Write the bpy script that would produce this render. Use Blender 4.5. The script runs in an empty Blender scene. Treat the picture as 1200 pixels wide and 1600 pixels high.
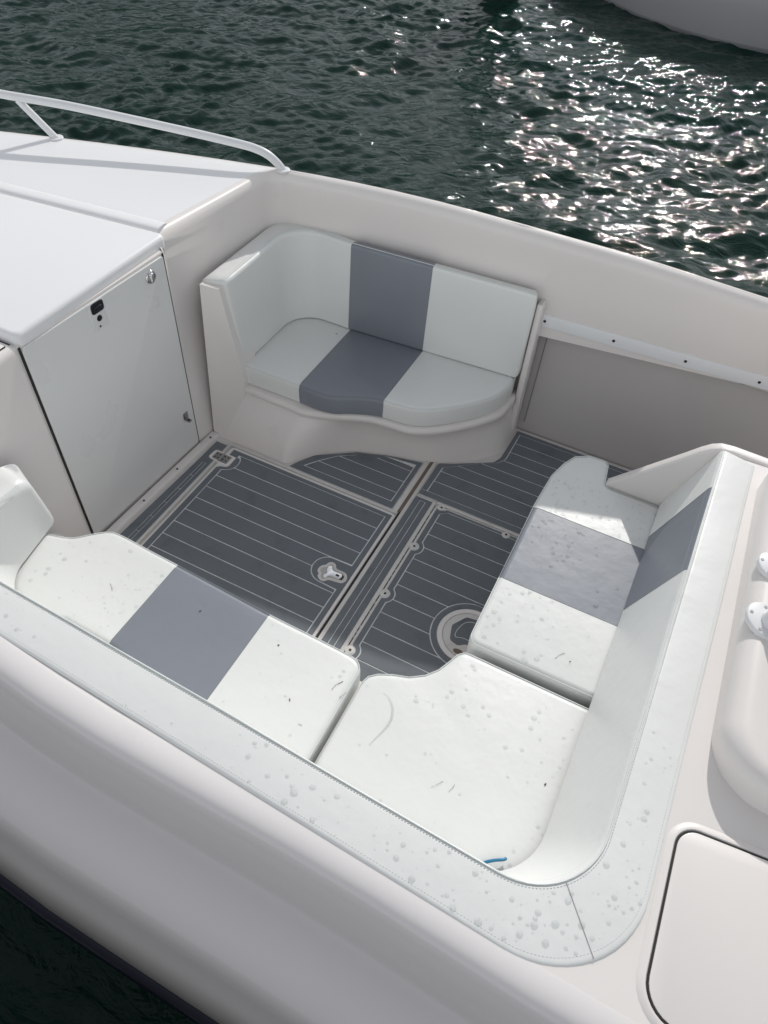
import bpy, bmesh, math, random
import numpy as np
from mathutils import Vector, Matrix
from bisect import bisect_left

random.seed(7)
sc = bpy.context.scene
COL = sc.collection
R = math.radians

# ------------------------------------------------------------------ camera
cam = bpy.data.cameras.new('camera')
cam.sensor_fit = 'VERTICAL'
cam.sensor_height = 36.0
cam.lens = 36.0 * 1150.0 / 1600.0
cam.clip_start = 0.02
cam.clip_end = 3000.0
cam_o = bpy.data.objects.new('camera', cam)
COL.objects.link(cam_o)
right = Vector((0.89107, 0.45119, 0.04918)).normalized()
fwd = Vector((-0.26117, 0.59836, -0.75746)).normalized()
up = right.cross(fwd).normalized()
right = fwd.cross(up).normalized()
M3 = Matrix((right, up, -fwd)).transposed()
cam_o.matrix_world = Matrix.Translation((0.8527, -2.1061, 2.65)) @ M3.to_4x4()
sc.camera = cam_o

# ------------------------------------------------------------------ sky and sun
TO_SUN = Vector((-0.10, 1.47, 1.0)).normalized()
SUN_EL = math.asin(TO_SUN.z)
SUN_AZ = math.atan2(TO_SUN.x, TO_SUN.y)
world = bpy.data.worlds.new('World')
sc.world = world
world.use_nodes = True
wn = world.node_tree.nodes
wl = world.node_tree.links
wn.clear()
sky = wn.new('ShaderNodeTexSky')
sky.sky_type = 'NISHITA'
sky.sun_disc = False
sky.sun_elevation = SUN_EL
sky.sun_rotation = SUN_AZ
sky.dust_density = 0.25
sky.air_density = 1.0
sky.ozone_density = 1.0
hsv = wn.new('ShaderNodeHueSaturation')
hsv.inputs['Saturation'].default_value = 0.17
bg = wn.new('ShaderNodeBackground')
bg.inputs['Strength'].default_value = 0.15
wo = wn.new('ShaderNodeOutputWorld')
wl.new(sky.outputs[0], hsv.inputs['Color'])
wl.new(hsv.outputs[0], bg.inputs['Color'])
wl.new(bg.outputs[0], wo.inputs['Surface'])

sun = bpy.data.lights.new('sun', 'SUN')
sun.energy = 2.0
sun.angle = R(1.0)
sun.color = (1.0, 0.965, 0.92)
sun_o = bpy.data.objects.new('sun', sun)
COL.objects.link(sun_o)
sun_o.rotation_euler = TO_SUN.to_track_quat('Z', 'Y').to_euler()

vs = sc.view_settings
vs.view_transform = 'Standard'
vs.look = 'None'
vs.exposure = 0.22
vs.gamma = 1.0
vs.use_curve_mapping = False
sc.cycles.use_denoising = True
sc.cycles.max_bounces = 10
sc.cycles.transmission_bounces = 8
sc.cycles.sample_clamp_indirect = 4.0


# ------------------------------------------------------------------ materials
def new_mat(name):
    m = bpy.data.materials.new(name)
    m.use_nodes = True
    nt = m.node_tree
    b = nt.nodes['Principled BSDF']
    return m, nt, b


def surf(name, col, rough=0.4, var=0.06, var_scale=3.0, bump=(), metallic=0.0, coat=0.0,
         spec=0.5, dirt=None, rough_var=0.08):
    """Procedural surface: base colour with slow mottling, roughness variation and layered bump."""
    m, nt, b = new_mat(name)
    N, L = nt.nodes, nt.links
    tc = N.new('ShaderNodeTexCoord')
    n1 = N.new('ShaderNodeTexNoise')
    n1.inputs['Scale'].default_value = var_scale
    n1.inputs['Detail'].default_value = 6
    L.new(tc.outputs['Object'], n1.inputs['Vector'])
    mix = N.new('ShaderNodeMix')
    mix.data_type = 'RGBA'
    mix.inputs[6].default_value = tuple(max(0, c * (1 - var)) for c in col) + (1,)
    mix.inputs[7].default_value = tuple(min(1, c * (1 + var)) for c in col) + (1,)
    L.new(n1.outputs['Fac'], mix.inputs[0])
    out = mix.outputs[2]
    if dirt:
        dcol, scale, lo, hi, amt = dirt
        n2 = N.new('ShaderNodeTexNoise')
        n2.inputs['Scale'].default_value = scale
        n2.inputs['Detail'].default_value = 9
        n2.inputs['Roughness'].default_value = 0.65
        L.new(tc.outputs['Object'], n2.inputs['Vector'])
        mr = N.new('ShaderNodeMapRange')
        mr.inputs['From Min'].default_value = lo
        mr.inputs['From Max'].default_value = hi
        mr.inputs['To Max'].default_value = amt
        L.new(n2.outputs['Fac'], mr.inputs['Value'])
        mx = N.new('ShaderNodeMix')
        mx.data_type = 'RGBA'
        mx.inputs[7].default_value = tuple(dcol) + (1,)
        L.new(out, mx.inputs[6])
        L.new(mr.outputs[0], mx.inputs[0])
        out = mx.outputs[2]
    L.new(out, b.inputs['Base Color'])
    rr = N.new('ShaderNodeMapRange')
    rr.inputs['To Min'].default_value = max(0.02, rough - rough_var)
    rr.inputs['To Max'].default_value = min(1, rough + rough_var)
    L.new(n1.outputs['Fac'], rr.inputs['Value'])
    L.new(rr.outputs[0], b.inputs['Roughness'])
    b.inputs['Metallic'].default_value = metallic
    b.inputs['Specular IOR Level'].default_value = spec
    b.inputs['Coat Weight'].default_value = coat
    b.inputs['Coat Roughness'].default_value = 0.08
    prev = None
    for kind, scale, strength, dist in bump:
        if kind == 'noise':
            t = N.new('ShaderNodeTexNoise')
            t.inputs['Detail'].default_value = 3
            o = t.outputs['Fac']
        else:
            t = N.new('ShaderNodeTexVoronoi')
            o = t.outputs['Distance']
        t.inputs['Scale'].default_value = scale
        L.new(tc.outputs['Object'], t.inputs['Vector'])
        bp = N.new('ShaderNodeBump')
        bp.inputs['Strength'].default_value = strength
        bp.inputs['Distance'].default_value = dist
        L.new(o, bp.inputs['Height'])
        if prev is not None:
            L.new(prev, bp.inputs['Normal'])
        prev = bp.outputs[0]
    if prev is not None:
        L.new(prev, b.inputs['Normal'])
    return m


GEL = surf('gelcoat', (0.79, 0.755, 0.727), 0.33, 0.03, 2.0,
           bump=(('noise', 2.2, 0.10, 0.02),), dirt=((0.42, 0.37, 0.32), 5.0, 0.62, 0.95, 0.35))
GEL_DECK = surf('deck_gelcoat', (0.82, 0.825, 0.83), 0.40, 0.015, 2.0, bump=(('noise', 2.2, 0.08, 0.02),), dirt=((0.55, 0.5, 0.45), 6.0, 0.68, 0.95, 0.25))
GEL_HULL = surf('hull_gelcoat', (0.75, 0.725, 0.715), 0.20, 0.03, 1.5, bump=(('noise', 1.6, 0.12, 0.02), ('noise', 9.0, 0.05, 0.004)),
                dirt=((0.45, 0.42, 0.40), 4.0, 0.66, 0.95, 0.25))
GEL_DIRTY = surf('worn_gelcoat', (0.68, 0.655, 0.63), 0.5, 0.10, 14.0, bump=(('noise', 60, 0.15, 0.002),),
                 dirt=((0.30, 0.25, 0.20), 9.0, 0.56, 0.88, 0.5))
DOORM = surf('door_panel_paint', (0.74, 0.745, 0.735), 0.30, 0.02, 3.0, bump=(('noise', 3.0, 0.06, 0.01),),
             dirt=((0.5, 0.5, 0.48), 22.0, 0.70, 0.95, 0.06))
VINYL = surf('white_vinyl', (0.782, 0.795, 0.775), 0.38, 0.02, 5.0,
             bump=(('noise', 6.0, 0.30, 0.010), ('noise', 24.0, 0.18, 0.003), ('voronoi', 700.0, 0.10, 0.0006)),
             dirt=((0.52, 0.50, 0.44), 11.0, 0.66, 0.95, 0.22))
GREYV = surf('grey_vinyl', (0.225, 0.245, 0.280), 0.40, 0.04, 6.0,
             bump=(('noise', 6.0, 0.30, 0.010), ('noise', 28.0, 0.16, 0.003), ('voronoi', 700.0, 0.12, 0.0006)),
             dirt=((0.12, 0.13, 0.15), 16.0, 0.64, 0.9, 0.5))
THREAD = surf('seam_thread', (0.64, 0.66, 0.65), 0.7, 0.1, 80)
PIPING = surf('seam_piping', (0.72, 0.755, 0.74), 0.42, 0.03, 20)
SEAMDARK = surf('seam_shadow_line', (0.25, 0.26, 0.26), 0.8, 0.1, 30)
FOAM = surf('dark_deck_foam', (0.163, 0.180, 0.197), 0.75, 0.10, 4.0, spec=0.35,
            bump=(('noise', 900, 0.25, 0.0006),), dirt=((0.07, 0.075, 0.08), 7.0, 0.56, 0.85, 0.7))
FOAMLINE = surf('pale_deck_foam', (0.74, 0.75, 0.75), 0.8, 0.10, 30.0, dirt=((0.16, 0.15, 0.14), 12.0, 0.5, 0.9, 0.7))
CHROME = surf('polished_steel', (0.72, 0.72, 0.72), 0.14, 0.04, 20, metallic=1.0, rough_var=0.06)
STEEL = surf('brushed_steel', (0.36, 0.36, 0.36), 0.34, 0.10, 60, metallic=1.0)
BLACK = surf('black_plastic', (0.012, 0.014, 0.018), 0.35, 0.1, 20)
GAP = surf('dark_rubber_seal', (0.02, 0.019, 0.018), 0.7, 0.2, 30)
SEALBROWN = surf('weathered_seal', (0.18, 0.14, 0.11), 0.7, 0.25, 20)
WARM_GREY = surf('warm_grey', (0.47, 0.45, 0.435), 0.5, 0.04, 4.0, bump=(('noise', 3.0, 0.08, 0.02),))
NAVY = surf('navy_rub_strip', (0.012, 0.016, 0.035), 0.4, 0.15, 10)
RAILP = surf('white_painted_tube', (0.76, 0.77, 0.78), 0.30, 0.03, 6)
BLUE = surf('blue_plastic', (0.03, 0.20, 0.36), 0.35, 0.1, 20)
TWIG = surf('dry_plant_litter', (0.10, 0.075, 0.045), 0.8, 0.4, 60)
ADDED_PIERW = surf('added_pier_timber', (0.10, 0.09, 0.08), 0.8, 0.3, 6, bump=(('noise', 20, 0.4, 0.01),))
ADDED_SHORE = surf('added_wooded_slope', (0.035, 0.055, 0.032), 0.9, 0.5, 0.12, bump=(('noise', 0.5, 1.0, 2.0),))
WOOD = surf('wet_piling_wood', (0.008, 0.0075, 0.007), 0.5, 0.4, 5, bump=(('noise', 12, 0.6, 0.03),))
HULLGREY = surf('grey_hull_paint', (0.36, 0.36, 0.375), 0.4, 0.05, 1.5)
BOTTOM = surf('dark_bottom_paint', (0.03, 0.035, 0.045), 0.6, 0.2, 3)


def drop_material():
    # a shallow clear bead: light passes through, rims darken a little, the surface mirrors sky and sun
    m, nt, b = new_mat('clear_rain_water')
    N, L = nt.nodes, nt.links
    N.remove(b)
    lw = N.new('ShaderNodeLayerWeight')
    lw.inputs['Blend'].default_value = 0.35
    nz = N.new('ShaderNodeTexNoise')
    nz.inputs['Scale'].default_value = 30
    mr = N.new('ShaderNodeMapRange')
    mr.inputs['To Min'].default_value = 0.0
    mr.inputs['To Max'].default_value = 0.05
    L.new(nz.outputs['Fac'], mr.inputs['Value'])
    mixc = N.new('ShaderNodeMix')
    mixc.data_type = 'RGBA'
    mixc.inputs[6].default_value = (0.985, 0.99, 0.99, 1)
    mixc.inputs[7].default_value = (0.76, 0.79, 0.79, 1)
    L.new(lw.outputs['Facing'], mixc.inputs[0])
    tr = N.new('ShaderNodeBsdfTransparent')
    L.new(mixc.outputs[2], tr.inputs['Color'])
    gl = N.new('ShaderNodeBsdfGlossy')
    L.new(mr.outputs[0], gl.inputs['Roughness'])
    fr = N.new('ShaderNodeFresnel')
    fr.inputs['IOR'].default_value = 1.36
    mx = N.new('ShaderNodeMixShader')
    ge = N.new('ShaderNodeNewGeometry')
    inv = N.new('ShaderNodeMath')
    inv.operation = 'SUBTRACT'
    inv.inputs[0].default_value = 1.0
    sc_ = N.new('ShaderNodeMath')
    sc_.operation = 'MULTIPLY'
    sc_.inputs[1].default_value = 0.73
    L.new(ge.outputs['Backfacing'], sc_.inputs[0])
    L.new(sc_.outputs[0], inv.inputs[1])
    mul = N.new('ShaderNodeMath')
    mul.operation = 'MULTIPLY'
    L.new(fr.outputs[0], mul.inputs[0])
    L.new(inv.outputs[0], mul.inputs[1])
    L.new(mul.outputs[0], mx.inputs[0])
    L.new(tr.outputs[0], mx.inputs[1])
    L.new(gl.outputs[0], mx.inputs[2])
    L.new(mx.outputs[0], N['Material Output'].inputs['Surface'])
    return m


DROP = drop_material()


def water_material():
    m, nt, b = new_mat('harbour_water')
    N, L = nt.nodes, nt.links
    tc = N.new('ShaderNodeTexCoord')
    mp = N.new('ShaderNodeMapping')
    mp.inputs['Rotation'].default_value = (0, 0, R(-23))
    mp.inputs['Scale'].default_value = (0.62, 1.25, 1.0)
    L.new(tc.outputs['Object'], mp.inputs['Vector'])
    n0 = N.new('ShaderNodeTexNoise')
    n0.inputs['Scale'].default_value = 0.35
    n0.inputs['Detail'].default_value = 4
    L.new(tc.outputs['Object'], n0.inputs['Vector'])
    mix = N.new('ShaderNodeMix')
    mix.data_type = 'RGBA'
    mix.inputs[6].default_value = (0.006, 0.024, 0.018, 1)
    mix.inputs[7].default_value = (0.010, 0.034, 0.026, 1)
    L.new(n0.outputs['Fac'], mix.inputs[0])
    L.new(mix.outputs[2], b.inputs['Base Color'])
    b.inputs['IOR'].default_value = 1.333
    b.inputs['Roughness'].default_value = 0.015
    b.inputs['Specular IOR Level'].default_value = 0.27
    prev = None
    for sca, st, di, dist in ((7.5, 0.6, 0.022, 0.9), (24.0, 0.45, 0.005, 1.2)):
        n = N.new('ShaderNodeTexNoise')
        n.inputs['Scale'].default_value = sca
        n.inputs['Detail'].default_value = 4
        n.inputs['Roughness'].default_value = 0.55
        n.inputs['Distortion'].default_value = dist
        L.new(mp.outputs[0], n.inputs['Vector'])
        bp = N.new('ShaderNodeBump')
        bp.inputs['Strength'].default_value = st
        bp.inputs['Distance'].default_value = di
        L.new(n.outputs['Fac'], bp.inputs['Height'])
        if prev:
            L.new(prev, bp.inputs['Normal'])
        prev = bp.outputs[0]
    L.new(prev, b.inputs['Normal'])
    return m


WATER = water_material()


# ------------------------------------------------------------------ helpers
def mesh(name, verts, faces, mat, parent=None, smooth=38, kind=None):
    me = bpy.data.meshes.new(name)
    me.from_pydata([tuple(v) for v in verts], [], [tuple(f) for f in faces])
    me.validate(clean_customdata=False)
    me.update()
    if smooth:
        me.polygons.foreach_set('use_smooth', [p.normal.z < .99995 for p in me.polygons])
        me.set_sharp_from_angle(angle=R(smooth))
    me.materials.append(mat)
    o = bpy.data.objects.new(name, me)
    COL.objects.link(o)
    if parent is not None:
        o.parent = parent
    if kind:
        o['kind'] = kind
    return o


def share(src, name, loc, parent=None, rotz=0.0):
    o = bpy.data.objects.new(name, src.data)
    COL.objects.link(o)
    o.location = loc
    o.rotation_euler = (0, 0, rotz)
    if parent is not None:
        o.parent = parent
    return o


def empty(name, loc=(0, 0, 0)):
    o = bpy.data.objects.new(name, None)
    o.location = loc
    o.empty_display_size = 0.1
    COL.objects.link(o)
    return o


def tag(o, label, cat, group=None, kind=None):
    o['label'] = label
    o['category'] = cat
    if group:
        o['group'] = group
    if kind:
        o['kind'] = kind
    return o


class MB:
    """collects shapes that form one part"""

    def __init__(self):
        self.v, self.f = [], []

    def add(self, vf):
        v, f = vf
        n = len(self.v)
        self.v += [tuple(p) for p in v]
        self.f += [tuple(i + n for i in q) for q in f]
        return self

    def build(self, name, mat, parent=None, smooth=38, kind=None):
        return mesh(name, self.v, self.f, mat, parent, smooth, kind)


def area2(p):
    return sum(p[i][0] * p[(i + 1) % len(p)][1] - p[(i + 1) % len(p)][0] * p[i][1] for i in range(len(p)))


def ccw(p):
    p = [tuple(q[:2]) for q in p]
    return p if area2(p) > 0 else p[::-1]


def inset(p, d):
    n = len(p)
    out = []
    for i in range(n):
        a = Vector(p[i - 1]); b = Vector(p[i]); c = Vector(p[(i + 1) % n])
        e1 = (b - a); e2 = (c - b)
        if e1.length < 1e-7: e1 = e2
        if e2.length < 1e-7: e2 = e1
        n1 = Vector((-e1.y, e1.x)).normalized(); n2 = Vector((-e2.y, e2.x)).normalized()
        m = n1 + n2
        if m.length < 1e-6:
            m = n1.copy()
        m.normalize()
        k = 1.0 / max(0.45, m.dot(n1))
        out.append(tuple(b + m * d * k))
    return out


def ident(x, y, z):
    return (x, y, z)


def frame(o, u, v, w):
    o, u, v, w = Vector(o), Vector(u), Vector(v), Vector(w)
    return lambda x, y, z: tuple(o + u * x + v * y + w * z)


def prism(pts, z0, z1, rt=0.0, rb=0.0, seg=3, T=ident):
    p = ccw(pts)
    rings = []
    if rb > 0:
        for i in range(seg + 1):
            a = math.pi / 2 * i / seg
            rings.append((rb * (1 - math.sin(a)), z0 + rb * (1 - math.cos(a))))
    else:
        rings.append((0, z0))
    if rt > 0:
        for i in range(seg + 1):
            a = math.pi / 2 * i / seg
            rings.append((rt * (1 - math.cos(a)), z1 - rt + rt * math.sin(a)))
    else:
        rings.append((0, z1))
    n = len(p)
    v, f = [], []
    for d, z in rings:
        q = inset(p, d) if d > 1e-9 else p
        v += [T(a, b, z) for a, b in q]
    for k in range(len(rings) - 1):
        for i in range(n):
            j = (i + 1) % n
            f.append((k * n + i, k * n + j, (k + 1) * n + j, (k + 1) * n + i))
    f.append(tuple(reversed(range(n))))
    f.append(tuple(range((len(rings) - 1) * n, len(rings) * n)))
    return v, f


def fillet(poly, rad, n=6, closed=True):
    """round the corners of a polygon; rad a number or list"""
    out = []
    m = len(poly)
    for i in range(m):
        r = rad[i] if isinstance(rad, (list, tuple)) else rad
        b = Vector(poly[i])
        if r <= 0 or (not closed and i in (0, m - 1)):
            out.append(tuple(b)); continue
        a = Vector(poly[i - 1]); c = Vector(poly[(i + 1) % m])
        d1 = (a - b); d2 = (c - b)
        l1, l2 = d1.length, d2.length
        d1.normalize(); d2.normalize()
        ang = d1.angle(d2)
        t = min(r / math.tan(ang / 2), l1 * .49, l2 * .49)
        p1 = b + d1 * t; p2 = b + d2 * t
        for k in range(n + 1):
            s = k / n
            # circular-ish blend
            w = 0.5523
            c1 = p1 - d1 * t * w; c2 = p2 - d2 * t * w
            q = p1 * (1 - s) ** 3 + c1 * 3 * s * (1 - s) ** 2 + c2 * 3 * s * s * (1 - s) + p2 * s ** 3
            out.append(tuple(q))
    return out


def rrect(x0, x1, y0, y1, r, n=4):
    return fillet([(x0, y0), (x1, y0), (x1, y1), (x0, y1)], r, n)


def smooth_path(pts, n=6, closed=False):
    out = []
    P = [Vector(p) for p in pts]
    m = len(P)
    rng = range(m if closed else m - 1)
    for i in rng:
        p0 = P[i - 1] if (i > 0 or closed) else P[0]
        p1 = P[i]; p2 = P[(i + 1) % m]
        p3 = P[(i + 2) % m] if (i + 2 < m or closed) else P[m - 1]
        for k in range(n):
            t = k / n
            out.append(0.5 * ((2 * p1) + (p2 - p0) * t + (2 * p0 - 5 * p1 + 4 * p2 - p3) * t * t + (3 * p1 - p0 - 3 * p2 + p3) * t ** 3))
    if not closed:
        out.append(P[-1])
    return [tuple(q) for q in out]


def tube(path, r, n=8, closed=False, caps=True):
    P = [Vector(p) for p in path]
    m = len(P)
    v, f = [], []
    prev = None
    for i in range(m):
        a = P[i - 1] if (i > 0 or closed) else P[i]
        c = P[(i + 1) % m] if (i < m - 1 or closed) else P[i]
        t = (c - a).normalized()
        if prev is None:
            ref = Vector((0, 0, 1)) if abs(t.z) < .9 else Vector((1, 0, 0))
            nx = t.cross(ref).normalized()
        else:
            nx = (prev - t * prev.dot(t)).normalized()
        prev = nx
        ny = t.cross(nx)
        rr = r[i] if isinstance(r, (list, tuple)) else r
        for k in range(n):
            an = 2 * math.pi * k / n
            v.append(P[i] + nx * math.cos(an) * rr + ny * math.sin(an) * rr)
    for i in range(m if closed else m - 1):
        j = (i + 1) % m
        for k in range(n):
            l = (k + 1) % n
            f.append((i * n + k, i * n + l, j * n + l, j * n + k))
    if caps and not closed:
        f.append(tuple(reversed(range(n))))
        f.append(tuple(range((m - 1) * n, m * n)))
    return v, f


def loft(rings, closed=True, cap0=False, cap1=False):
    n = len(rings[0])
    v = [p for r in rings for p in r]
    f = []
    for i in range(len(rings) - 1):
        for k in range(n if closed else n - 1):
            l = (k + 1) % n
            f.append((i * n + k, (i + 1) * n + k, (i + 1) * n + l, i * n + l))
    if cap0: f.append(tuple(range(n)))
    if cap1: f.append(tuple(reversed(range((len(rings) - 1) * n, len(rings) * n))))
    return v, f


def fix_normals(o):
    bm = bmesh.new(); bm.from_mesh(o.data)
    bmesh.ops.recalc_face_normals(bm, faces=bm.faces)
    bm.to_mesh(o.data); bm.free()
    return o


def disc(cx, cy, r, n=24, ry=None):
    ry = ry or r
    return [(cx + r * math.cos(2 * math.pi * i / n), cy + ry * math.sin(2 * math.pi * i / n)) for i in range(n)]


def annulus(cx, cy, r0, r1, z0, z1, n=48, bev=0.003):
    prof = [(r0, z0), (r0, z1 - bev), (r0 + bev, z1), (r1 - bev, z1), (r1, z1 - bev), (r1, z0)]
    rings = []
    for i in range(n + 1):
        a = 2 * math.pi * i / n
        rings.append([(cx + r * math.cos(a), cy + r * math.sin(a), z) for r, z in prof])
    return loft(rings, closed=False)


def interp(tab, y):
    xs = [t[0] for t in tab]
    if y <= xs[0]: return tab[0][1]
    if y >= xs[-1]: return tab[-1][1]
    i = bisect_left(xs, y)
    a, b = tab[i - 1], tab[i]
    return a[1] + (b[1] - a[1]) * (y - a[0]) / (b[0] - a[0])


def taper(x):
    """how far the hull's plan line moves towards the centreline"""
    if x > .6: return -.04 * ((x - .6) / .55) ** 2 if x < 1.3 else -.065 - .1 * (x - 1.3)
    if x > 0: return 0.0
    if x > -1.05: return -.12 * (x / 1.05) ** 2
    d = -1.05 - x
    return -.12 - .24 * d - .045 * d * d


def far_y(x):
    """plan line of the far cockpit wall"""
    if x < 0: return .822 + taper(x)
    if x < .2: return .822 + .35 * x * x
    return .836 + .14 * (x - .2) if x < 1.5 else 1.018 + .02 * (x - 1.5)


def far_drop(x):
    """the sheer falls towards the stern"""
    if x < -.05: return 0.0
    yb = interp([(-.05, .834), (.2, .838), (.62, .842), (1.135, .807), (1.6, .775)], x)
    return max(0.0, (far_y(x) + .012 - yb) / 1.89)


# ================================================================== WATER
def build_water():
    rng = np.random.default_rng(11)
    def axis(lo, dlo, dhi, hi, step, coarse):
        a = list(np.arange(dlo, dhi + 1e-6, step))
        s, x = step, dlo
        left = []
        while x > lo:
            s = min(s * 1.25, coarse); x -= s; left.append(x)
        s, x = step, dhi
        rt = []
        while x < hi:
            s = min(s * 1.25, coarse); x += s; rt.append(x)
        return np.array(left[::-1] + a + rt)
    xs = axis(-500, -9.2, 2.6, 500, .0225, 60)
    ys = axis(-500, .9, 12.6, 500, .0225, 60)
    X, Y = np.meshgrid(xs, ys)
    Z = np.zeros_like(X)
    main = math.atan2(.92, -.40)
    for i in range(70):
        lam = .12 * (1.35 / .12) ** (rng.random() ** 1.1)
        k = 2 * math.pi / lam
        th = main + rng.normal(0, .62)
        amp = .0105 * lam ** .92 * (0.6 + .8 * rng.random())
        ph = rng.random() * 6.283
        q1, q2 = rng.random(2) * 6.283
        wob = .5 * np.sin((.9 + .08 * i % .9) * X + .5 * Y + q1) + .5 * np.sin(1.15 * Y - .6 * X + q2) + .22 * np.sin(2.9 * X + 1.7 * Y + q2) + .22 * np.sin(3.3 * Y - 2.1 * X + q1)
        s = np.sin(k * (X * math.cos(th) + Y * math.sin(th)) + ph + wob * 1.9)
        Z += amp * (s + .25 * (2 * s * s - 1)) * .74
    # choppiness comes and goes over the harbour, calmer far from here
    patch = .74 + .26 * np.sin(.9 * X + .5 * Y + 1) * np.sin(.8 * Y - .4 * X) + .16 * np.sin(2.1 * X - 1.2 * Y) * np.sin(1.9 * Y + .8 * X + 2)
    dist = np.maximum(np.abs(X + 3) - 9, 0) + np.maximum(np.abs(Y - 6) - 9, 0)
    Z *= patch * np.exp(-dist / 12.0)
    ny, nx = X.shape
    co = np.stack([X, Y, Z - .40], -1).reshape(-1, 3)
    idx = np.arange(ny * nx).reshape(ny, nx)
    q = np.stack([idx[:-1, :-1], idx[:-1, 1:], idx[1:, 1:], idx[1:, :-1]], -1).reshape(-1, 4)
    me = bpy.data.meshes.new('water')
    me.vertices.add(len(co)); me.vertices.foreach_set('co', co.ravel())
    me.loops.add(q.size); me.loops.foreach_set('vertex_index', q.ravel())
    me.polygons.add(len(q))
    me.polygons.foreach_set('loop_start', np.arange(0, q.size, 4))
    me.polygons.foreach_set('use_smooth', np.ones(len(q), bool))
    me.update(calc_edges=True)
    me.materials.append(WATER)
    o = bpy.data.objects.new('water', me)
    COL.objects.link(o)
    o['kind'] = 'structure'
    o['label'] = 'dark green rippled harbour water with sun glints'
    return o


build_water()


def build_added_shore():
    # added wooded shore, out of view; it darkens what the ripples mirror
    rng = random.Random(5)
    rings = []
    n = 90
    for i in range(n + 1):
        a = R(-20 + 220 * i / n)
        h = 20 + 5 * math.sin(i * .23) + 3 * math.sin(i * .71 + 1) + rng.uniform(-1.6, 1.6)
        e = min(1.0, i / 8.0, (n - i) / 8.0)
        c, s_ = math.cos(a), math.sin(a)
        rings.append([((d + rng.uniform(-1.5, 1.5)) * c, (d + rng.uniform(-1.5, 1.5)) * s_, z) for d, z in
                      ((68, -3), (69, .6), (73, h * .35 * e), (80, h * .75 * e), (90, h * e), (115, h * .9 * e), (170, -3))])
    v, f = loft(rings, closed=False)
    o = fix_normals(mesh('added_hills', v, f, ADDED_SHORE, None, 0))
    o['kind'] = 'structure'
    o['label'] = 'unseen wooded shore, added to darken the water reflections'


build_added_shore()

# ================================================================== THE BOAT
boat = empty('motorboat', (0, 0, -.40))
tag(boat, 'white open motorboat with grey planked cockpit floor, lying on dark green water', 'boat')
BO = Vector((0, 0, .40))          # parts are written in world coordinates: shift for the parent


def part(name, vf, mat, parent=None, smooth=38, kind=None, normals=False):
    """a part of the boat (or a sub-part when parent is a part)"""
    v, f = vf
    if parent is None:
        o = mesh(name, [Vector(p) + BO for p in v], f, mat, boat, smooth, kind)
    else:
        o = mesh(name, [Vector(p) + BO for p in v], f, mat, parent, smooth, kind)
    if normals:
        fix_normals(o)
    return o


# ---- far gunwale, hull side (loft along the boat)
far_prof = [(.868, 1.087), (.880, 1.086), (.890, 1.078), (.896, 1.06), (.902, 1.0), (.915, .95), (.95, .915), (1.05, .885),
            (1.14, .85), (1.19, .80), (1.215, .72), (1.22, .62)]
far_hull = [(1.215, .60), (1.20, .3), (1.14, -.2), (1.0, -.75)]
xs_st = [2.6, 2.2, 1.8, 1.5, 1.3, 1.1, .9, .7, .5, .3, .1, -.1, -.3, -.5, -.7, -.85, -.9, -1.0, -1.1, -1.3, -1.5, -1.7, -1.9, -2.1, -2.3, -2.5, -2.8, -3.1]


def hull_rings(prof, side):
    rings = []
    for x in xs_st:
        if side > 0:
            t = far_y(x) - .822
            rings.append([(x, y + t, z - (far_drop(x) if z > .5 else 0)) for y, z in prof])
        else:
            w_ = max(0.0, min(1.0, (x - .5) / .8))
            t = taper(x) if x < 0 else .028 * w_ * w_ * (3 - 2 * w_)
            rings.append([(x, y - t, z) for y, z in prof])
    return rings


part('gunwale', loft(hull_rings(far_prof, 1), closed=False), GEL, normals=False)
part('hull_side', loft(hull_rings(far_hull, 1), closed=False), GEL_HULL)
NEAR_Y = 0.0
near_prof = [(-1.55, .70), (-1.575, .745), (-1.60, .780), (-1.63, .788), (-1.662, .787), (-1.688, .777), (-1.709, .752), (-1.724, .710), (-1.738, .664), (-1.760, .626),
             (-1.795, .606), (-1.850, .600), (-1.905, .594), (-1.948, .573), (-1.98, .518), (-2.01, .470), (-2.028, .41), (-2.036, .34)]
near_prof = smooth_path(near_prof, 3)
part('side_deck', loft(hull_rings(near_prof, -1)[::-1], closed=False), GEL_HULL, smooth=80)
part('rub_rail', loft(hull_rings(smooth_path([(-2.036, .345), (-2.056, .335), (-2.062, .31), (-2.062, .27), (-2.054, .245), (-2.036, .24)], 3), -1)[::-1], closed=False), NAVY, smooth=80)
part('hull_side', loft(hull_rings([(-2.034, .255), (-2.0, .1), (-1.9, -.3), (-1.75, -.8)], -1)[::-1], closed=False), BOTTOM)

# ---- cockpit liner: wall that runs along the bulkhead corner and the far side, rounded at the top
wall_path = [(-1.150, .0), (-1.075, .66)]
corner = fillet([(-1.158, .022), (-1.068, .715), (-.86, .822 + taper(-.86))], [0, .10, 0], 10, closed=False)
side_x = [-.8, -.7, -.6, -.5, -.4, -.3, -.2, -.1, 0, .2, .4, .6, .8, 1.0, 1.2, 1.5, 1.8, 2.2, 2.6]
liner = [Vector(p) for p in corner] + [Vector((x, far_y(x))) for x in side_x]


def outward(path, i):
    a = path[max(0, i - 1)]; b = path[min(len(path) - 1, i + 1)]
    t = (b - a).normalized()
    return Vector((-t.y, t.x))


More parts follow.
